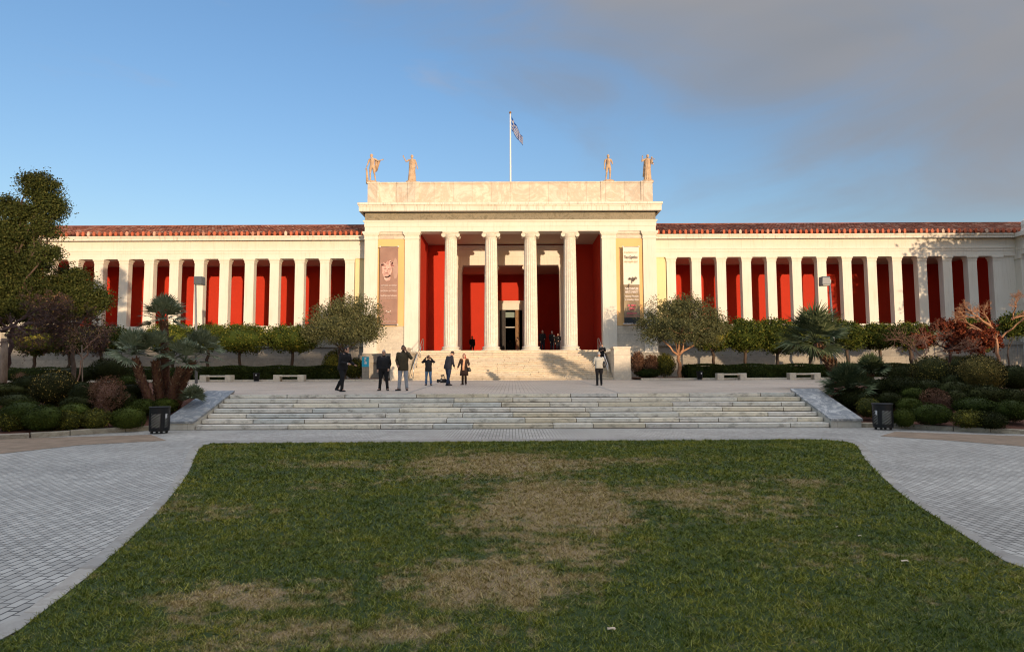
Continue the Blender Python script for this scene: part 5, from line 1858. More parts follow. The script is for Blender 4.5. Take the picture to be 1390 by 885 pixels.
# 5 man looking down, seen from behind and side
hh, q = hpx(608.5, 477.5, 523.4)
person('man in a dark jacket and dark jeans bending his head over the camera gear', q, math.radians(128), joints(pel=(0, .03, .95), che=(0, -.06, 1.30), nec=(0, -.14, 1.47), hea=(0, -.23, 1.58), shL=(-.18, -.08, 1.40), shR=(.18, -.08, 1.40), elL=(-.22, -.12, 1.14), wrL=(-.19, -.22, .94), elR=(.22, -.12, 1.14), wrR=(.20, -.20, .92), knL=(-.10, .02, .50), anL=(-.12, .14, .085), toL=(-.13, -.02, .035), knR=(.11, -.04, .5), anR=(.14, -.14, .085), toR=(.16, -.31, .035)),
       'c_navy', 'c_jean_d', 'hair_black', h=hh * 1.05, bulk=1.14, coat=.13, nod=.55, group=None)
# 6 woman
hh, q = hpx(630, 480.3, 522.3)
def ex(T, J, P):
    m = MB()
    for s_ in (-1, 1):
        m.ellipsoid((s_ * .14, -.01, 1.45), (.11, .13, .055), 14, 8)
    m.ellipsoid((0, .08, 1.46), (.16, .08, .06), 14, 8)
    m.v = [(x + random.uniform(-.008, .008), y + random.uniform(-.008, .008), z + random.uniform(-.008, .008)) for x, y, z in m.v]
    m.build('fur_collar', M['c_fur'], T, True)
    m = MB()
    m.loft([(-.02, -.20, .82, .060, .018), (-.02, -.21, 1.0, .058, .02), (.0, -.195, 1.2, .055, .022), (.02, -.165, 1.36, .06, .03), (.0, -.10, 1.46, .09, .05), (0, -.02, 1.50, .095, .09)], 14)
    m.build('scarf', M['c_scarf'], T, True)
    m = MB()
    m.loft([(.27, -.05, .74, .10, .05), (.27, -.05, .78, .125, .065), (.27, -.05, .92, .11, .055), (.27, -.05, .97, .08, .035)], 16)
    m.tube([(.20, -.05, .95), (.22, -.04, 1.12), (.27, -.03, 1.20), (.31, -.04, 1.12), (.33, -.05, .95)], .008, 6)
    m.build('handbag', M['leather'], T, True)
    m = MB(); p = P(.07, -.02, -.10); m.ellipsoid(p, (.05, .05, .05), 10, 6); m.build('earmuff_scarf_end', M['lf_red_cloth'], T, True)
M['lf_red_cloth'] = cloth('red_cloth', (.45, .03, .03))
person('red haired woman in dark knee length coat with fur collar and patterned scarf', q, -.05, joints(elL=(-.29, .0, 1.16), wrL=(-.34, -.12, .98), elR=(.27, .02, 1.18), wrR=(.25, -.10, 1.08), knL=(-.08, -.02, .5), anL=(-.09, .02, .085), toL=(-.16, -.12, .035), knR=(.08, -.02, .5), anR=(.09, .02, .085), toR=(.10, -.14, .035)),
       'c_brown', 'c_brown', 'hair_red', 'bob', h=hh, coat=.02, skirt=.44, flare=1.06, extra=ex, turn=.15)
# 7 man from behind with shoulder bag
hh, q = hpx(813.5, 478, 523)
def ex(T, J, P):
    m = MB(); m.loft([(-.24, .04, .92, .08, .07), (-.24, .04, .98, .11, .10), (-.24, .04, 1.16, .10, .10), (-.23, .04, 1.28, .05, .05)], 16)
    m.tube([(-.22, .04, 1.26), (-.19, .10, 1.40), (-.16, .03, 1.50), (-.20, -.06, 1.38)], .016, 6)
    m.build('shoulder_bag', M['leather'], T, True)
person('man in a pale grey jacket seen from behind with a black bag on his shoulder', q, PI + .1, joints(elL=(-.25, -.02, 1.16), wrL=(-.20, -.22, 1.05), elR=(.26, -.02, 1.16), wrR=(.20, -.22, 1.08)),
       'c_beige', 'c_black', 'hair_grey', h=hh, bulk=1.18, coat=.06, extra=ex)
# 8 person on the stairs with folded arms
D_ = 48.2
k_ = int((D_ - SB) / tr) + 1
fz = zplaza(SB) + rh * k_
q = at(817.5, 480, D_)
person('person in black with folded arms standing on the stairs by the right pier', (q.x, D_, fz), -.2, joints(elL=(-.27, -.06, 1.18), wrL=(.02, -.20, 1.22), elR=(.27, -.06, 1.18), wrR=(-.02, -.21, 1.17)),
       'c_black', 'c_black', 'hair_black', h=at(817, 467, D_).z - fz, bulk=1.08, coat=.22)
# guards on the landing
GG = None
for lb, px, yh, D_, fc, hm, kw in (('tall man in black, leftmost of the three right of the door', 736.5, 448.5, 56.6, .3, 'hair_grey', {}),
                                   ('grey haired man in black with white badge, middle of the three right of the door', 749.5, 449.5, 56.4, .5, 'hair_grey', {'badge': 1}),
                                   ('shorter man in black, rightmost of the three right of the door', 757.5, 452.5, 56.9, -.3, 'hair_brown', {'badge': 1})):
    p = at(px, 470, D_)
    h_ = at(px, yh, D_).z - FL
    def ex(T, J, P, kw=kw):
        if kw: m = MB(); m.box(.04, .11, -.165, -.15, 1.33, 1.36); m.build('badge', M['c_white'], T)
    person(lb, (p.x, D_, FL), fc, joints(elR=(.24, .0, 1.16), wrR=(.12, -.18, 1.06)), 'c_black', 'c_navy', hm, h=h_, bulk=1.12, coat=.1, extra=ex)
D_ = 63.4; p = at(641, 470, D_)
person('man in a black suit standing before the sunlit red wall left of the door', (p.x, D_, FL), .3, joints(wrL=(-.2, -.05, .92)), 'c_black', 'c_black', 'hair_black', h=at(641, 456.3, D_).z - FL, coat=.14)
D_ = 67.0; p = at(702.5, 470, D_)
person('small figure in a tan coat passing through the museum door', (p.x, D_ - .9, FL), -1.2, joints(), 'c_tan', 'c_tan', 'hair_black', h=at(702.5, 459, D_).z - FL, skirt=.5, coat=.02)
D_ = 69.2; p = at(692, 470, D_)
person('dim figure in a brown coat inside the dark entrance hall', (p.x, D_, FL), PI, joints(), 'c_olive', 'c_black', 'hair_brown', h=1.8, bulk=1.15)

# ------------------------------------------------------------------ statues on the parapet
def statue(label, px, ytop, J, drape=None, cloak=None, child=False, stump=None, turn=0, face=0, sd=0):
    D_ = DE + .45
    p = at(px, 247, D_)
    T = thing('statue', label, 'statue', (p.x, D_, ZPAR), face, 'marble statues on the parapet')
    H = at(px, ytop, D_).z - ZPAR
    ph = .14
    m = MB(); m.lathe(0, 0, [(.50, 0), (.50, ph * .8), (.46, ph)], 12); m.build('plinth', M['statue'], T, False)
    sc = (H - ph) / 1.755
    m = MB(); body_mesh(m, J, 0, 1.30, .5, 1)
    P, Mh = head(m, J, turn, 0, 0, 1.04, 0, 0, 0)
    for k in range(40):
        u = unit(1)[0]; u[2] = abs(u[2])
        m.ellipsoid(P(u[0] * .074, .012 + u[1] * .092, u[2] * .10 + .012), (.02, .02, .018), 6, 4)
    if child:
        m.tube([(.28, -.10, 1.16), (.28, -.10, 1.40)], [.07, .06], 10); m.ellipsoid((.28, -.11, 1.49), (.06, .065, .075), 10, 8)
        m.tube([(.32, -.10, 1.38), (.42, -.12, 1.42), (.46, -.12, 1.36)], [.03, .025, .02], 6); m.tube([(.30, -.1, 1.16), (.38, -.14, 1.02)], [.04, .025], 6); m.tube([(.24, -.12, 1.18), (.27, -.18, 1.02)], [.04, .025], 6)
    if stump: m.tube([(-.30, .06, 0), (-.32, .05, .4), (-.36, .04, .82)], [.09, .07, .05], 8); m.tube([(-.30, .06, 0), (-.2, .05, .1)], [.1, .05], 8)
    m.v = [(x * sc, y * sc, z * sc + ph) for x, y, z in m.v]
    m.build('figure', M['statue'], T, True)
    if drape:
        m = MB(); R = []
        for k in range(22):
            z = .03 + (1.43 - .03) * k / 21
            t = k / 21
            rx = .23 - .06 * t if t < .6 else .172 + .03 * math.sin((t - .6) / .4 * PI)
            ry = .19 - .05 * t
            if t > .95: rx *= .75
            ring = []
            for i in range(48):
                a = 2 * PI * i / 48
                f = 1 + (.10 * (1 - t) + .03) * math.sin(i * 48 / 48 * PI / 2.4 + t * 2.5 + sd) + .03 * math.sin(i * 1.9 + t * 9)
                ring.append((rx * f * math.cos(a) + .02 * t, ry * f * math.sin(a), z))
            R.append(ring)
        m.rings(R)
        # overfold of the mantle
        R = []
        for k in range(8):
            t = k / 7
            R.append([(.205 * (1 + .06 * math.sin(i * .9 + t * 5)) * math.cos(2 * PI * i / 40) + .02, .165 * (1 + .08 * math.sin(i * 1.3)) * math.sin(2 * PI * i / 40), .78 + .36 * t + .10 * math.cos(2 * PI * i / 40)) for i in range(40)])
        m.rings(R)
        m.v = [(x * sc, y * sc, z * sc + ph) for x, y, z in m.v]
        m.build('robe', M['statue'], T, True)
    if cloak:
        m = MB(); R = []
        for k in range(14):
            t = k / 13
            a, b = Vector(cloak[0]).lerp(Vector(cloak[1]), t), Vector(cloak[2]).lerp(Vector(cloak[3]), t)
            w = .05 * math.sin(t * 17)
            R.append([a + Vector((0, w - .02, 0)), a.lerp(b, .33) + Vector((0, w * 1.4 - .02, -.02 * math.sin(t * PI))), a.lerp(b, .66) + Vector((0, w * 1.4 - .02, 0)), b + Vector((0, w - .02, -.08 * math.sin(t * PI))), b + Vector((0, w + .03, -.08 * math.sin(t * PI))), a.lerp(b, .5) + Vector((0, w * 1.4 + .03, 0)), a + Vector((0, w + .03, 0))])
        m.rings(R)
        m.v = [(x * sc, y * sc, z * sc + ph) for x, y, z in m.v]
        m.build('cloak', M['statue'], T, True)
    return T


statue('marble statue of a nude man with cloak over his outstretched arm, leftmost on parapet', 505, 209.5,
       joints(elL=(-.27, .02, 1.15), wrL=(-.36, -.02, .90), elR=(.36, -.02, 1.30), wrR=(.58, -.06, 1.36), pel=(-.01, 0, .96), hea=(-.05, -.01, 1.64), knL=(-.12, -.02, .50), anL=(-.10, .02, .085), knR=(.14, .02, .50), anR=(.20, .08, .085), toR=(.24, -.06, .035)),
       cloak=((.16, .05, 1.42), (.52, .02, 1.34), (.14, .08, .66), (.34, .04, .80)), stump=True, turn=-.5)
statue('marble statue of a robed woman raising one hand beside her head, second from left', 559, 210.5,
       joints(shL=(-.18, 0, 1.42), elL=(-.38, -.02, 1.30), wrL=(-.50, -.06, 1.56), elR=(.28, .02, 1.15), wrR=(.36, -.04, .92)), drape=True, sd=1)
statue('marble statue of a nude young man with a bent arm, third along the parapet', 826, 210,
       joints(elL=(-.24, .02, 1.15), wrL=(-.25, -.03, .88), elR=(.27, .02, 1.16), wrR=(.24, -.20, 1.05), pel=(.02, 0, .96), knL=(-.12, -.05, .50), anL=(-.17, .0, .085), toL=(-.22, -.14, .035), knR=(.11, .0, .5), anR=(.10, .03, .085)), stump=None)
statue('marble statue of a robed woman carrying a child on her arm, rightmost on the parapet', 879, 209.8,
       joints(elL=(-.36, -.02, 1.26), wrL=(-.33, -.08, 1.50), elR=(.27, -.02, 1.16), wrR=(.30, -.20, 1.12), hea=(.03, -.03, 1.62)), drape=True, child=True, cloak=((-.20, .06, 1.36), (-.12, .1, 1.40), (-.30, .04, .30), (-.12, .1, .40)), sd=2)

# ------------------------------------------------------------------ flag and pole
D_ = 57
pb, pt = at(693, 250, D_), at(693.2, 154.5, D_)
T = thing('flagpole', 'tall white flagpole rising behind the parapet of the porch', 'flagpole', (pb.x, D_, ZC + .5))
m = MB(); m.tube([(0, 0, 0), (0, 0, pt.z - ZC - .5)], [.095, .06], 12); m.build('pole', M['white_metal'], T, True)
m = MB(); m.ellipsoid((0, 0, pt.z - ZC - .42), (.11, .11, .12), 12, 8); m.build('finial', M['door_wood'], T, True)
M['flag_blue'] = cloth('flag_blue', (.002, .06, .30), .1); M['flag_white'] = cloth('flag_white', (.46, .45, .45), .1)
FT = Vector((pt.x + .08, D_ - .02, at(693, 158.5, D_).z))
NX_, NZ_ = 54, 36
vs = []; fs = []; mi = []
W_, H_ = 3.0, 1.25
for i in range(NX_ + 1):
    u = i / NX_
    for j in range(NZ_ + 1):
        v = j / NZ_
        # the cloth hangs: the fly falls steeply away from the hoist in soft folds
        x = u * W_ * .33 * (1 - .25 * v * (1 - u)) + .02 * math.sin(u * 14)
        z = -v * H_ * (1 - .15 * u) - u * W_ * (.66 - .12 * v) 
        y = .16 * math.sin(u * 11 + v * 2.2) * min(1, u * 4) + .05 * math.sin(u * 25)
        vs.append((x, y, z))
for i in range(NX_):
    for j in range(NZ_):
        a = i * (NZ_ + 1) + j
        fs.append((a, a + 1, a + NZ_ + 2, a + NZ_ + 1))
        st = int((j + .5) / NZ_ * 9); cu = (i + .5) / NX_ * 13.5
        white = st % 2 == 1
        if st < 5 and cu < 5: white = (st == 2) or (2 <= cu < 3)
        mi.append(1 if white else 0)
me = bpy.data.meshes.new('flag'); me.from_pydata(vs, [], fs)
fl = link('flag', me, [M['flag_blue'], M['flag_white']], None, True)
me.polygons.foreach_set('material_index', mi)
fl.location = FT
sol = fl.modifiers.new('t', 'SOLIDIFY'); sol.thickness = .006
tag(fl, 'blue and white striped flag with a cross hanging limp from the flagpole', 'flag')
# ------------------------------------------------------------------ banners, written with real letters
def text_mesh(body, size, bold=0.0):
    cu = bpy.data.curves.new('t', 'FONT'); cu.body = body; cu.size = size; cu.align_x = 'CENTER'; cu.resolution_u = 2; cu.offset = bold; cu.extrude = .004
    ob = bpy.data.objects.new('t', cu); C.objects.link(ob)
    dg = bpy.context.evaluated_depsgraph_get()
    me = bpy.data.meshes.new_from_object(ob.evaluated_get(dg))
    bpy.data.objects.remove(ob, do_unlink=True)
    return me


def write(parent, body, x, z, size, mat, y=-.012, bold=0.0, name='lettering', rot=0, wmax=None):
    me = text_mesh(body, size, bold)
    if wmax:
        xs = [v.co.x for v in me.vertices]; w = max(xs) - min(xs)
        if w > wmax: me.transform(Matrix.Scale(wmax / w, 4, (1, 0, 0)))
    me.transform(Matrix.Rotation(PI / 2, 4, 'X'))
    me.transform(Matrix.Rotation(rot, 4, 'Y'))
    o = link(name, me, mat, parent)
    o.location = (x, y, z)
    return o


M['ban_brown'] = m_mottle('banner_mauve_brown', (.33, .20, .155), (.27, .16, .125), 1.4, .8, .2, 6, .02)
M['ban_brown2'] = m_mottle('banner_mauve_light', (.44, .29, .235), (.37, .235, .19), 2, .8, 0)
M['ban_ink_w'] = m_plain('banner_pale_print', (.66, .52, .46), .8)
M['ban_white_ink'] = m_plain('banner_white_print', (.74, .66, .60), .8)
M['ban_pink'] = m_mottle('banner_pink_stone', (.66, .45, .38), (.44, .25, .21), 4.5, .8, 0, lo=.42, hi=.58)
M['ban_shadow'] = m_plain('banner_dark_stone', (.30, .13, .11), .8)
M['ban_cream'] = m_plain('banner_cream', (.78, .72, .60), .8)
M['ban_grey'] = m_mottle('banner_olive_brown', (.17, .13, .09), (.32, .25, .16), 1.6, .8, .2, 5, .02, (1, 1, .6))
M['ban_dark'] = m_plain('banner_dark_foot', (.03, .035, .04), .7)
M['ban_ink'] = m_plain('banner_dark_print', (.09, .06, .045), .8)
M['ban_rose'] = m_plain('banner_rose_print', (.70, .12, .17), .8)
M['ban_gold'] = m_plain('banner_gold_print', (.50, .33, .14), .8)


def cloth_panel(w, z0_, z1_, fold, nx=14, nz=40, t=.012):
    m = MB(); R = []
    vs = []; fs = []
    for j in range(nz + 1):
        for i in range(nx + 1):
            u = i / nx; v = j / nz
            x = (u - .5) * w; z = z0_ + (z1_ - z0_) * v
            vs.append((x, fold(u, v), z))
    for j in range(nz):
        for i in range(nx):
            a = j * (nx + 1) + i
            fs.append((a, a + 1, a + nx + 2, a + nx + 1))
    m.add(vs, fs)
    b = [(x, y + t, z) for x, y, z in vs]
    m.add(b, [f[::-1] for f in fs])
    return m


def banner(label, pxl, pxr, yt, yb):
    D_ = DE - .28
    a, b = at(pxl, yt, D_), at(pxr, yb, D_)
    cx = (a.x + b.x) / 2; w = b.x - a.x; zt, zb = a.z, b.z
    T = thing('banner', label, 'banner', (cx, D_, zb), 0, 'exhibition banners on the porch')
    m = MB()
    for z in (zt - zb + .02, -.02): m.tube([(-w / 2 - .06, .02, z), (w / 2 + .06, .02, z)], .025, 8)
    m.build('hanging_rod', M['grey_metal'], T, True)
    for s_ in (-1, 1):
        for z in (zt - zb + .03, -.02):
            m = MB(); m.box(s_ * w / 2 - .02, s_ * w / 2 + .02, .02, .44, z - .02, z + .02); m.lathe(s_ * w / 2, .0, [(.05, z - .05), (.075, z), (.05, z + .05)], 10)
            m.build('bracket', M['white_metal'], T)
    return T, w, zt - zb


T, w, h = banner('brownish exhibition banner with a curly bearded stone head, left of the porch', 516, 539.5, 335.5, 440.5)
cloth_panel(w, 0, h, lambda u, v: .03 * math.sin(v * 3 + u * 2) * (1 - v)).build('banner_cloth', M['ban_brown'], T, True)
# the printed head: a generic bearded stone portrait built of flat shapes
def flat(name, pts, mat, y, parent, th=.003):
    m = MB(); m.rings([[(x, y, z) for x, z in pts], [(x, y + th, z) for x, z in pts]]); return m.build(name, mat, parent)


def oval(cx, cz, rx, rz, n=22, rot=0, wob=0):
    return [(cx + math.cos(rot) * rx * math.cos(2 * PI * i / n) * (1 + wob * math.sin(i * 5)) - math.sin(rot) * rz * math.sin(2 * PI * i / n), cz + math.sin(rot) * rx * math.cos(2 * PI * i / n) + math.cos(rot) * rz * math.sin(2 * PI * i / n) * (1 + wob * math.cos(i * 4))) for i in range(n)]


hx, hz, s_ = -.17, h - 1.85, 1.0
pr = MB()
def ov(y, cx, cz, rx, rz, mi, n=18, rot=0, wob=0): pr.rings([[(x, y, z) for x, z in oval(cx, cz, rx, rz, n, rot, wob)], [(x, y + .003, z) for x, z in oval(cx, cz, rx, rz, n, rot, wob)]], mi)
ov(-.008, w * .36, h - 1.75, .20, .85, 3, 20, 0, .05)                      # pale ghost of a second head
ov(-.012, hx + .05, hz - .62, .26, .30, 0, 20)                             # neck
ov(-.016, hx, hz, .40, .62, 0, 24)                                          # face
rq = random.Random(4)
for k in range(34):
    a = PI * rq.uniform(-.02, 1.02); q = rq.uniform(.75, 1.12)
    ov(-.020 - .0005 * (k % 5), hx + .07 + .46 * q * math.cos(a), hz + .28 + .42 * q * math.sin(a), rq.uniform(.06, .11), rq.uniform(.05, .09), k % 3 == 0, 10)
for k in range(16):
    a = PI + PI * rq.uniform(.12, .88)
    ov(-.020, hx + .30 * math.cos(a), hz - .30 + .30 * math.sin(a), .07, .055, k % 4 == 0, 10)
for e in (-1, 1): ov(-.022, hx + e * .15, hz + .07, .085, .03, 1, 12)
ov(-.022, hx + .02, hz - .05, .045, .14, 0, 12); ov(-.0225, hx + .07, hz - .08, .02, .12, 1, 10)
ov(-.022, hx, hz - .25, .16, .035, 1, 14)
pr.build('printed_portrait', [M['ban_pink'], M['ban_shadow'], M['ban_white_ink'], M['ban_brown2']], T)
for k, (tx, sz, bo) in enumerate((('ΑΔΡΙΑΝΟΣ και ΑΘΗΝΑ', .19, .004), ('ΣΥΝΟΜΙΛΩΝΤΑΣ ΜΕ ΕΝΑΝ ΙΔΕΑΤΟ ΚΟΣΜΟ', .10, .0), ('HADRIAN & ATHENS', .21, .004), ('hadrian and athens', .22, .006), ('conversing with an ideal world', .11, 0))):
    write(T, tx, 0, h - (3.18, 3.36, 3.62, 4.0, 4.17)[k], sz, M['ban_ink_w'], y=-.034, bold=bo, wmax=w * .88)
m = MB()
for i in range(12):
    a0, a1 = PI * (1.12 + .76 * i / 12), PI * (1.12 + .76 * (i + 1) / 12)
    m.rings([[(.22 * math.cos(a) * q, y, h - 5.05 + .22 * math.sin(a) * q) for a, q in ((a0, .78), (a1, .78), (a1, 1), (a0, 1))] for y in (-.04, -.036)])
m.build('crescent_emblem', M['ban_white_ink'], T)
for tx, z, sz in (('ΕΘΝΙΚΟ ΑΡΧΑΙΟΛΟΓΙΚΟ ΜΟΥΣΕΙΟ', -6.05, .11), ('2017 - 2018', -6.22, .12), ('MINISTRY OF CULTURE', -6.85, .10), ('NATIONAL MUSEUM   ATHENS', -7.10, .13)):
    if h + z > .15: write(T, tx, 0, h + z, sz, M['ban_ink_w'], y=-.04, wmax=w * .84)

T, w, h = banner('cream and olive exhibition banner with a small ship drawing, right of the porch', 845.5, 869, 335.5, 439)
fold = lambda u, v: .045 * math.sin((u * 1.0 - v * 3.4) * 9) * (.3 + .7 * u) * (1 - abs(2 * v - 1) ** 6) - .05 * (1 - u)
zs_ = h * .505
m = cloth_panel(w, 0, zs_, lambda u, v: fold(u, v * .505)); m.build('banner_cloth', M['ban_grey'], T, True)
m = cloth_panel(w, zs_, h, lambda u, v: fold(u, .505 + v * .495)); m.build('banner_cloth', M['ban_cream'], T, True)
m = cloth_panel(w * .995, .0, h * .075, lambda u, v: fold(u, v * .075) - .006, t=.003); m.build('banner_foot', M['ban_dark'], T, True)
yb_ = -.115
for tx, z, sz, mt, bo in (('Οι αμέτρητες όψεις', h - .50, .17, 'ban_gold', 0), ('Του Ωραίου', h - .95, .30, 'ban_ink', .008), ('στην αρχαία τέχνη', h - 1.26, .20, 'ban_gold', .002),
                          ('THE COUNTLESS', zs_ - .42, .23, 'ban_white_ink', .012), ('ASPECTS OF BEAUTY', zs_ - .68, .23, 'ban_white_ink', .010), ('National Museum', zs_ - 1.0, .19, 'ban_white_ink', .005), ('of Archaeology, Athens', zs_ - 1.26, .18, 'ban_white_ink', .005),
                          ('25 MAY', zs_ - 1.75, .20, 'ban_rose', .006), ('2018', zs_ - 2.02, .22, 'ban_rose', .008), ('ancient art', zs_ - 2.36, .19, 'ban_rose', .006), ('exhibition hall ground floor', zs_ - 2.58, .11, 'ban_rose', .0),
                          ('ΕΘΝΙΚΟ  ΑΡΧ.', zs_ - 3.22, .17, 'ban_white_ink', .006), ('ΜΟΥΣΕΙΟ', zs_ - 3.44, .14, 'ban_white_ink', .004)):
    write(T, tx, -.02, z, sz, M[mt], y=yb_, bold=bo, wmax=w * .84)
m = MB()
rq = random.Random(8)
for k in range(9):
    a = (-.26 + k * .07, h - 2.55 + .05 * math.sin(k * 2)); L_ = rq.uniform(.2, .55)
    b = (a[0] - .12, a[1] - L_)
    w0 = rq.uniform(.012, .05)
    m.rings([[(a[0] + k * .012, y, a[1] + k * .02), (a[0] + w0 * 2 + k * .012, y, a[1] + .03), (b[0] + w0 + .20, y, b[1] + .04 + .12), (b[0] + .16, y, b[1] + .12)] for y in (yb_, yb_ + .003)])
m.rings([[(-.33, y, h - 3.35), (-.28, y, h - 3.38), (-.17, y, h - 3.0), (-.22, y, h - 2.95)] for y in (yb_, yb_ + .003)])
m.build('ship_drawing', M['ban_ink'], T)

# ------------------------------------------------------------------ handrails of the entrance stairs
for s_, lb in ((-1, 'pale metal handrail climbing the left side of the entrance stairs'), (1, 'pale metal handrail climbing the right side of the entrance stairs')):
    x = BX + s_ * (sw - .35)
    T = thing('handrail', lb, 'handrail', (x, SB, zplaza(SB)))
    y1 = y_top - SB
    pts = [(0, .25, rh + .0), (0, .25, rh + .92), (0, y1, FL - zplaza(SB) + .92), (0, y1 + .5, FL - zplaza(SB) + .92), (0, y1 + .5, FL - zplaza(SB) + .0)]
    m = MB(); m.tube(pts, .03, 8); m.build('rail', M['steel'], T, True)
    m = MB(); m.tube([(0, .25, rh + .5), (0, y1, FL - zplaza(SB) + .5)], .02, 8); m.build('lower_rail', M['steel'], T, True)
    for k in (5, 10):
        m = MB(); m.tube([(0, k * tr + .2, (k + 1) * rh - .02), (0, k * tr + .2, (k + 1) * rh + .92)], .024, 8); m.build('post', M['steel'], T, True)

# ------------------------------------------------------------------ benches
def bench(label, pl_, pr_, yb):
    q1, q2 = at(pl_, yb, 44.2), at(pr_, yb, 44.2)
    cx = (q1.x + q2.x) / 2; w = (q2.x - q1.x) / 2
    T = thing('stone_bench', label, 'bench', (cx, 44.2, zplaza(44.2)), 0, 'stone benches along the back of the plaza')
    for s_ in (-1, 1):
        m = MB(); x0_, x1_ = sorted((s_ * w, s_ * (w - .44))); m.rbox(x0_, x1_, -.27, .27, -.02, .46, .015); m.build('support', M['plinth'], T)
    m = MB(); m.rbox(-w + .43, w - .43, -.24, .24, .33, .44, .012); m.build('seat', M['plinth'], T)


bench('stone bench farthest left, in front of the hedge', 273, 316, 519)
bench('stone bench just left of the left olive tree', 372.5, 414, 519)
bench('stone bench in the middle right, beside the small dark bin', 972.5, 1012, 516)
bench('stone bench farthest right, near the leaning palm', 1070, 1112, 515)

# ------------------------------------------------------------------ litter bins
def litter_bin(label, px, py):
    q = hit(px, py, lambda x, y: 0.0)
    T = thing('litter_bin', label, 'bin', (q.x, q.y, 0), 0, 'slotted black litter bins beside the lower stairs')
    R = .285; h0, h1 = .09, .80
    m = MB(); m.lathe(0, 0, [(R - .018, h0 + .02), (R - .018, h1 - .02), (R - .04, h1 - .01)], 28); m.build('liner', M['bin_liner'], T, True)
    for z0_, z1_ in ((h0, h0 + .09), (h1 - .20, h1)):
        m = MB()
        m.rings([[(r * math.cos(2 * PI * i / 32), r * math.sin(2 * PI * i / 32), z) for i in range(32)] for r, z in ((R - .02, z0_), (R, z0_), (R, z1_), (R - .02, z1_), (R - .02, z0_))], 0, False)
        m.build('casing', M['black'], T, False)
    m = MB()
    # slanted bars wound between the two rings, with four plain staves
    nb = 14
    for k in range(nb):
        a0 = 2 * PI * k / nb
        RR = []
        for t in range(13):
            tt = t / 12; a = a0 + tt * 2.5; z = h0 + .07 + tt * (h1 - .19 - h0 - .05)
            w_ = .075
            RR.append([(r * math.cos(a + s2 * w_), r * math.sin(a + s2 * w_), z - s2 * .012) for r, s2 in ((R - .012, -1), (R + .002, -1), (R + .002, 1), (R - .012, 1))])
        m.rings(RR)
    for k in range(4):
        a0 = PI / 4 + k * PI / 2
        m.rings([[(r * math.cos(a0 + s2 * .22), r * math.sin(a0 + s2 * .22), z) for r, s2 in ((R - .014, -1), (R + .004, -1), (R + .006, 0), (R + .004, 1), (R - .014, 1))] for z in (h0 + .05, h1 - .15)])
    m.build('slotted_side', M['black'], T, False)
    m = MB(); m.lathe(0, 0, [(R + .012, h1 - .03), (R + .02, h1 - .01), (R + .015, h1 + .012), (R - .04, h1 + .012), (R - .05, h1 - .02)], 32, 0, False); m.build('rim', M['black'], T, True)
    m = MB(); m.lathe(0, 0, [(R - .01, h0 - .02), (R - .01, h0 + .02)], 24); m.build('base_plate', M['black'], T, False)
    for k in range(4):
        a = PI / 4 + k * PI / 2
        m = MB(); m.rbox(.21 * math.cos(a) - .03, .21 * math.cos(a) + .03, .21 * math.sin(a) - .03, .21 * math.sin(a) + .03, 0, h0, .006); m.build('foot', M['black'], T)
    s_ = 1 if px < 695 else -1
    m = MB(); a = -PI / 2 + s_ * 1.12
    m.rings([[((R + o_) * math.cos(a + t), (R + o_) * math.sin(a + t), z) for t in (-.09, 0, .09)] + [((R + o_ - .005) * math.cos(a + t), (R + o_ - .005) * math.sin(a + t), z) for t in (.09, 0, -.09)] for o_, z in ((.016, .47), (.016, .60))])
    m.build('sticker', M['c_white'], T)


litter_bin('black slotted litter bin on four feet at the foot of the left marble slope', 216, 588)
litter_bin('black slotted litter bin on four feet at the foot of the right marble slope', 1199, 583)


def small_bin(label, px, D_):
    q = at(px, 515, D_)
    T = thing('small_bin', label, 'bin', (q.x, D_, zplaza(D_)), 0, 'small dark bins by the hedges')
    m = MB(); m.lathe(0, 0, [(.17, .06), (.22, .55), (.235, .56), (.235, .60), (.20, .60), (.19, .5)], 20, 0, True); m.build('bucket', M['black'], T, True)
    m = MB(); m.lathe(0, 0, [(.12, -.01), (.15, .0), (.15, .06)], 16); m.build('foot', M['grey_metal'], T)
    m = MB(); m.rbox(.02, .09, -.235, -.20, .40, .50, .004); m.build('label_plate', M['c_white'], T)


small_bin('small dark round bin between the two left benches', 348, 44.5)
small_bin('small dark round bin left of the middle right bench', 950, 44.5)

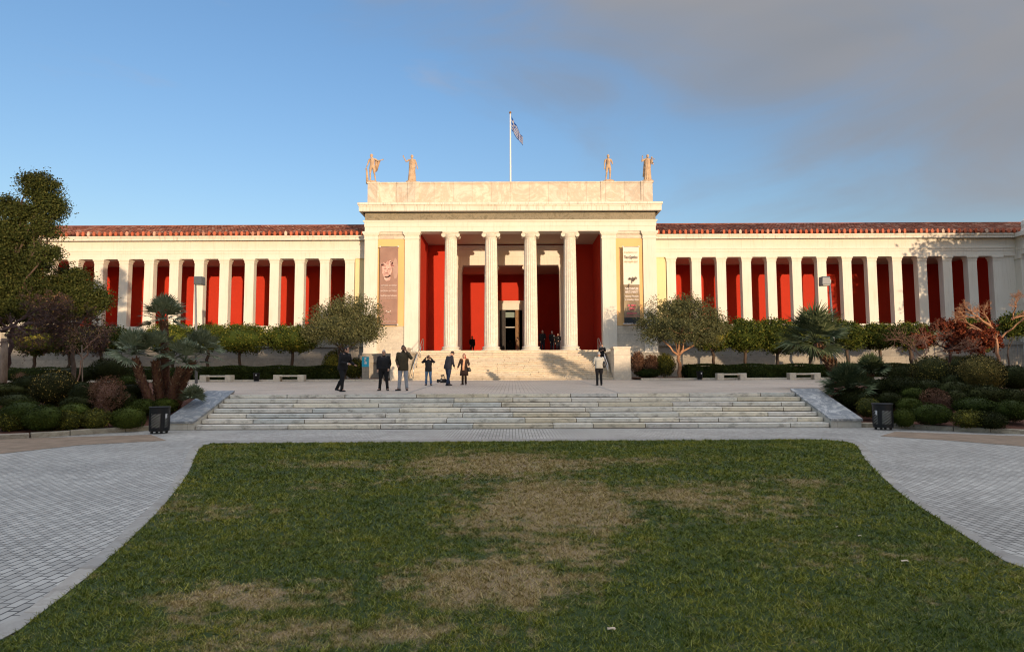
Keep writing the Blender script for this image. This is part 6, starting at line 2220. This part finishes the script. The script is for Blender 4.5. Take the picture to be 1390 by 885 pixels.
# ------------------------------------------------------------------ lamp posts
def lamp_post(label, pts, hx0, hx1, hy0, hy1, D_, side):
    b = at(*pts[0], D_)
    T = thing('lamp_post', label, 'lamp post', (b.x, D_, zbed(b.x, D_) - .05), 0, 'floodlight lamp posts in the garden')
    q = [at(*p, D_) - T.location for p in pts]
    q[0].z = 0
    m = MB(); m.tube(q, [.085, .07, .055][:len(q)], 10); m.build('pole', M['grey_metal'], T, True)
    a, c = at(hx0, hy1, D_) - T.location, at(hx1, hy0, D_) - T.location
    m = MB()
    # wedge shaped floodlight housing
    R = []
    for t, k in ((0, .80), (.12, 1), (.85, 1), (1, .88)):
        z = a.z + (c.z - a.z) * t
        xm = (a.x + c.x) / 2; hw_ = (c.x - a.x) / 2 * (1 - .10 * t) * k ** .3
        R.append([(xm - hw_, -.30 * k, z), (xm + hw_, -.30 * k, z), (xm + hw_, .22, z), (xm - hw_, .22, z)])
    m.rings(R); m.build('lamp_housing', M['lamp_grey'], T)
    m = MB(); top = q[-1]
    m.tube([top, Vector(((a.x + c.x) / 2, .1, (a.z + c.z) / 2))], .035, 8); m.rbox(top.x - .07, top.x + .07, -.08, .08, top.z - .12, top.z + .12, .02); m.build('bracket', M['grey_metal'], T)
    m = MB(); m.box((a.x + c.x) / 2 - (c.x - a.x) * .4, (a.x + c.x) / 2 + (c.x - a.x) * .4, -.29, .2, a.z - .015, a.z + .01); m.build('lamp_glass', M['glass'], T)


lamp_post('grey floodlight post standing before the left wing behind the palms', [(267, 505), (266, 440), (265.3, 378)], 266, 277, 376, 387, 40, -1)
lamp_post('grey floodlight post before the right wing beside the leaning palm', [(1134.5, 499), (1130, 440), (1126, 382)], 1113.5, 1124, 376, 388, 40, 1)

# ------------------------------------------------------------------ sign on its stone post
M['cyan'] = m_plain('cyan_sign_paint', (.03, .42, .62), .5)
M['sign_white'] = m_plain('white_sign_paint', (.78, .76, .72), .5)
D_ = 45.6
a, b = at(491.5, 513.5, D_), at(500.8, 498, D_)
T = thing('sign', 'small bright blue sign with white emblem on a stone post by the left olive tree', 'sign', ((a.x + b.x) / 2, D_, zplaza(D_)))
w_ = (b.x - a.x) / 2
m = MB(); m.rbox(-w_, w_, -.08, .08, 0, b.z - T.location.z, .01); m.build('stone_post', M['podium'], T)
z0_, z1_ = b.z - T.location.z, at(496, 484.3, D_).z - T.location.z
m = MB(); m.rbox(-w_ - .01, w_ + .01, -.10, -.05, z0_, z1_, .006); m.build('sign_board', M['cyan'], T)
m = MB(); zc_ = (z0_ + z1_) / 2; k = (z1_ - z0_) / .75
for y in (0,):
    def fl_(pts): m.rings([[(x * k, yy, zc_ + z * k) for x, z in pts] for yy in (-.108, -.1015)])
    fl_(oval(.00, .25, .075, .08)); fl_([(-.07, .22), (-.02, .24), (.01, .10), (-.03, .05), (-.09, .06), (-.075, .15)])
    fl_([(-.05, .06), (.01, .08), (.09, .0), (.12, -.12), (.10, -.16), (-.07, -.16), (-.06, -.05)])
    fl_([(-.02, .10), (.03, .03), (-.03, -.02), (-.07, .05)])
m.build('emblem', M['sign_white'], T)

# ------------------------------------------------------------------ camera gear on the ground
q = PX(600, 520.5)
T = thing('video_camera', 'black camcorder with a top handle lying on the plaza beside the bending man', 'camera', q)
k = (at(607, 515, q.y).x - at(593, 515, q.y).x) / .50
def bb(name, *a, r=.01):
    m = MB(); m.rbox(*[v * k for v in a], r); m.build(name, M['black'], T)
bb('camera_body', -.08, .20, -.10, .10, .03, .23)
bb('battery', .20, .26, -.06, .06, .06, .20)
m = MB(); m.tube([(-.08 * k, 0, .13 * k), (-.12 * k, 0, .13 * k), (-.13 * k, 0, .13 * k), (-.25 * k, 0, .13 * k)], [.05 * k, .055 * k, .075 * k, .085 * k], 14); m.build('lens', M['black'], T, True)
m = MB(); m.tube([(-.02 * k, 0, .23 * k), (-.02 * k, 0, .33 * k), (.12 * k, 0, .34 * k), (.14 * k, 0, .23 * k)], .018 * k, 8); m.build('handle', M['black'], T, True)
m = MB(); m.tube([(-.06 * k, 0, .37 * k), (.10 * k, 0, .41 * k)], .03 * k, 10); m.build('microphone', M['black'], T, True)
m = MB(); m.rbox(-.06 * k, .02 * k, -.13 * k, -.10 * k, .12 * k, .19 * k, .005); m.build('side_panel', M['grey_metal'], T)

# ------------------------------------------------------------------ iron fence at the far right
D_ = 50
xa, xz = at(1334, 470, D_).x, at(1420, 470, D_).x
T = thing('iron_fence', 'thin grey iron fence before the podium at the right edge', 'fence', (xa, D_, zplaza(D_)))
zt = at(1360, 461, D_).z - T.location.z
for z, nm in ((zt, 'top_rail'), (.35, 'bottom_rail')):
    m = MB(); m.box(0, xz - xa, -.02, .02, z - .02, z + .02); m.build(nm, M['grey_metal'], T)
m = MB(); n = int((xz - xa) / .22)
for i in range(n + 1): m.tube([((xz - xa) * i / n, 0, .0), ((xz - xa) * i / n, 0, zt + (.12 if i % 6 == 0 else 0))], .012 if i % 6 else .03, 5)
m.build('bars', M['grey_metal'], T)['kind'] = 'stuff'

# small litter: pale leaves on the lawn
M['leaf_litter'] = m_plain('dry_leaf', (.52, .42, .30), .9)
for px, py, sz, lb in ((1228, 761, .035, 'curled pale leaf lying on the right side of the lawn'), (1167, 727, .02, 'small white scrap on the lawn near the right kerb'), (1136, 715, .015, 'tiny white scrap above the other on the right lawn'),
                       (830, 853, .03, 'dry leaf near the lower middle of the lawn'), (616, 651, .03, 'dark twig scrap on the straw patch far up the lawn')):
    q = hit(px, py, lambda x, y: .045)
    m = MB(); m.rings([[(sz * math.cos(a), sz * .6 * math.sin(a), .006 * math.sin(a * 3)) for a in [2 * PI * i / 9 for i in range(9)]], [(sz * .95 * math.cos(a), sz * .55 * math.sin(a), .006 * math.sin(a * 3) + .004) for a in [2 * PI * i / 9 for i in range(9)]]])
    o = m.build('fallen_leaf', M['leaf_litter'] if 'dark' not in lb else M['bark'], None, True); o.location = q; tag(o, lb, 'leaf', 'scraps on the lawn')
# ------------------------------------------------------------------ the city behind the viewer: it keeps the low sun off the garden
M['flat_wall'] = m_plaster('apartment_wall', (.50, .46, .40), (.45, .41, .35), (.30, .26, .22), 0.3)
M['window_dark'] = m_plain('window_dark', (.05, .06, .07), 0.2, spec=.6)


def block(label, x0_, x1_, top, y=-70, depth=11):
    T = thing('apartment_building', label, 'building', ((x0_ + x1_) / 2, y, 0), 0, 'apartment blocks across the street behind the viewer')
    w = (x1_ - x0_) / 2
    m = MB(); m.box(-w, w, -depth, 0, -.2, top - .25); m.build('wall', M['flat_wall'], T)
    m = MB(); m.box(-w - .25, w + .25, -depth - .25, .25, top - .25, top); m.build('roof', M['podium'], T)
    fl = int((top - 1) / 3.1)
    for f in range(fl):
        for k in range(int(w * 2 / 4.5)):
            x = -w + 2.2 + k * 4.5
            m = MB(); m.box(x - .7, x + .7, -.1, .05, .9 + f * 3.1 + .3, .9 + f * 3.1 + 1.9); m.build('window', M['window_dark'], T)
    return T


for a in CASTERS: block(*a)

def pine(label, x, y, h, r):
    tree('pine_tree', label, 'tree', (x, y, 0), h * .45, [((x, y, h * .62), (r, r, h * .24)), ((x - r * .4, y, h * .45), (r * .8, r * .8, h * .2)), ((x + r * .4, y + .5, h * .78), (r * .75, r * .75, h * .2)), ((x, y, h * .9), (r * .5, r * .5, h * .12)), ((x + r * .2, y, h * .28), (r * .9, r * .9, h * .16))],
         M['lf_big'], M['bark'], .35, 1100, 34, 1.1, .42, .22, 'tall trees of the garden outside the frame', .1, 1.0)


for a in PINES: pine(*a)
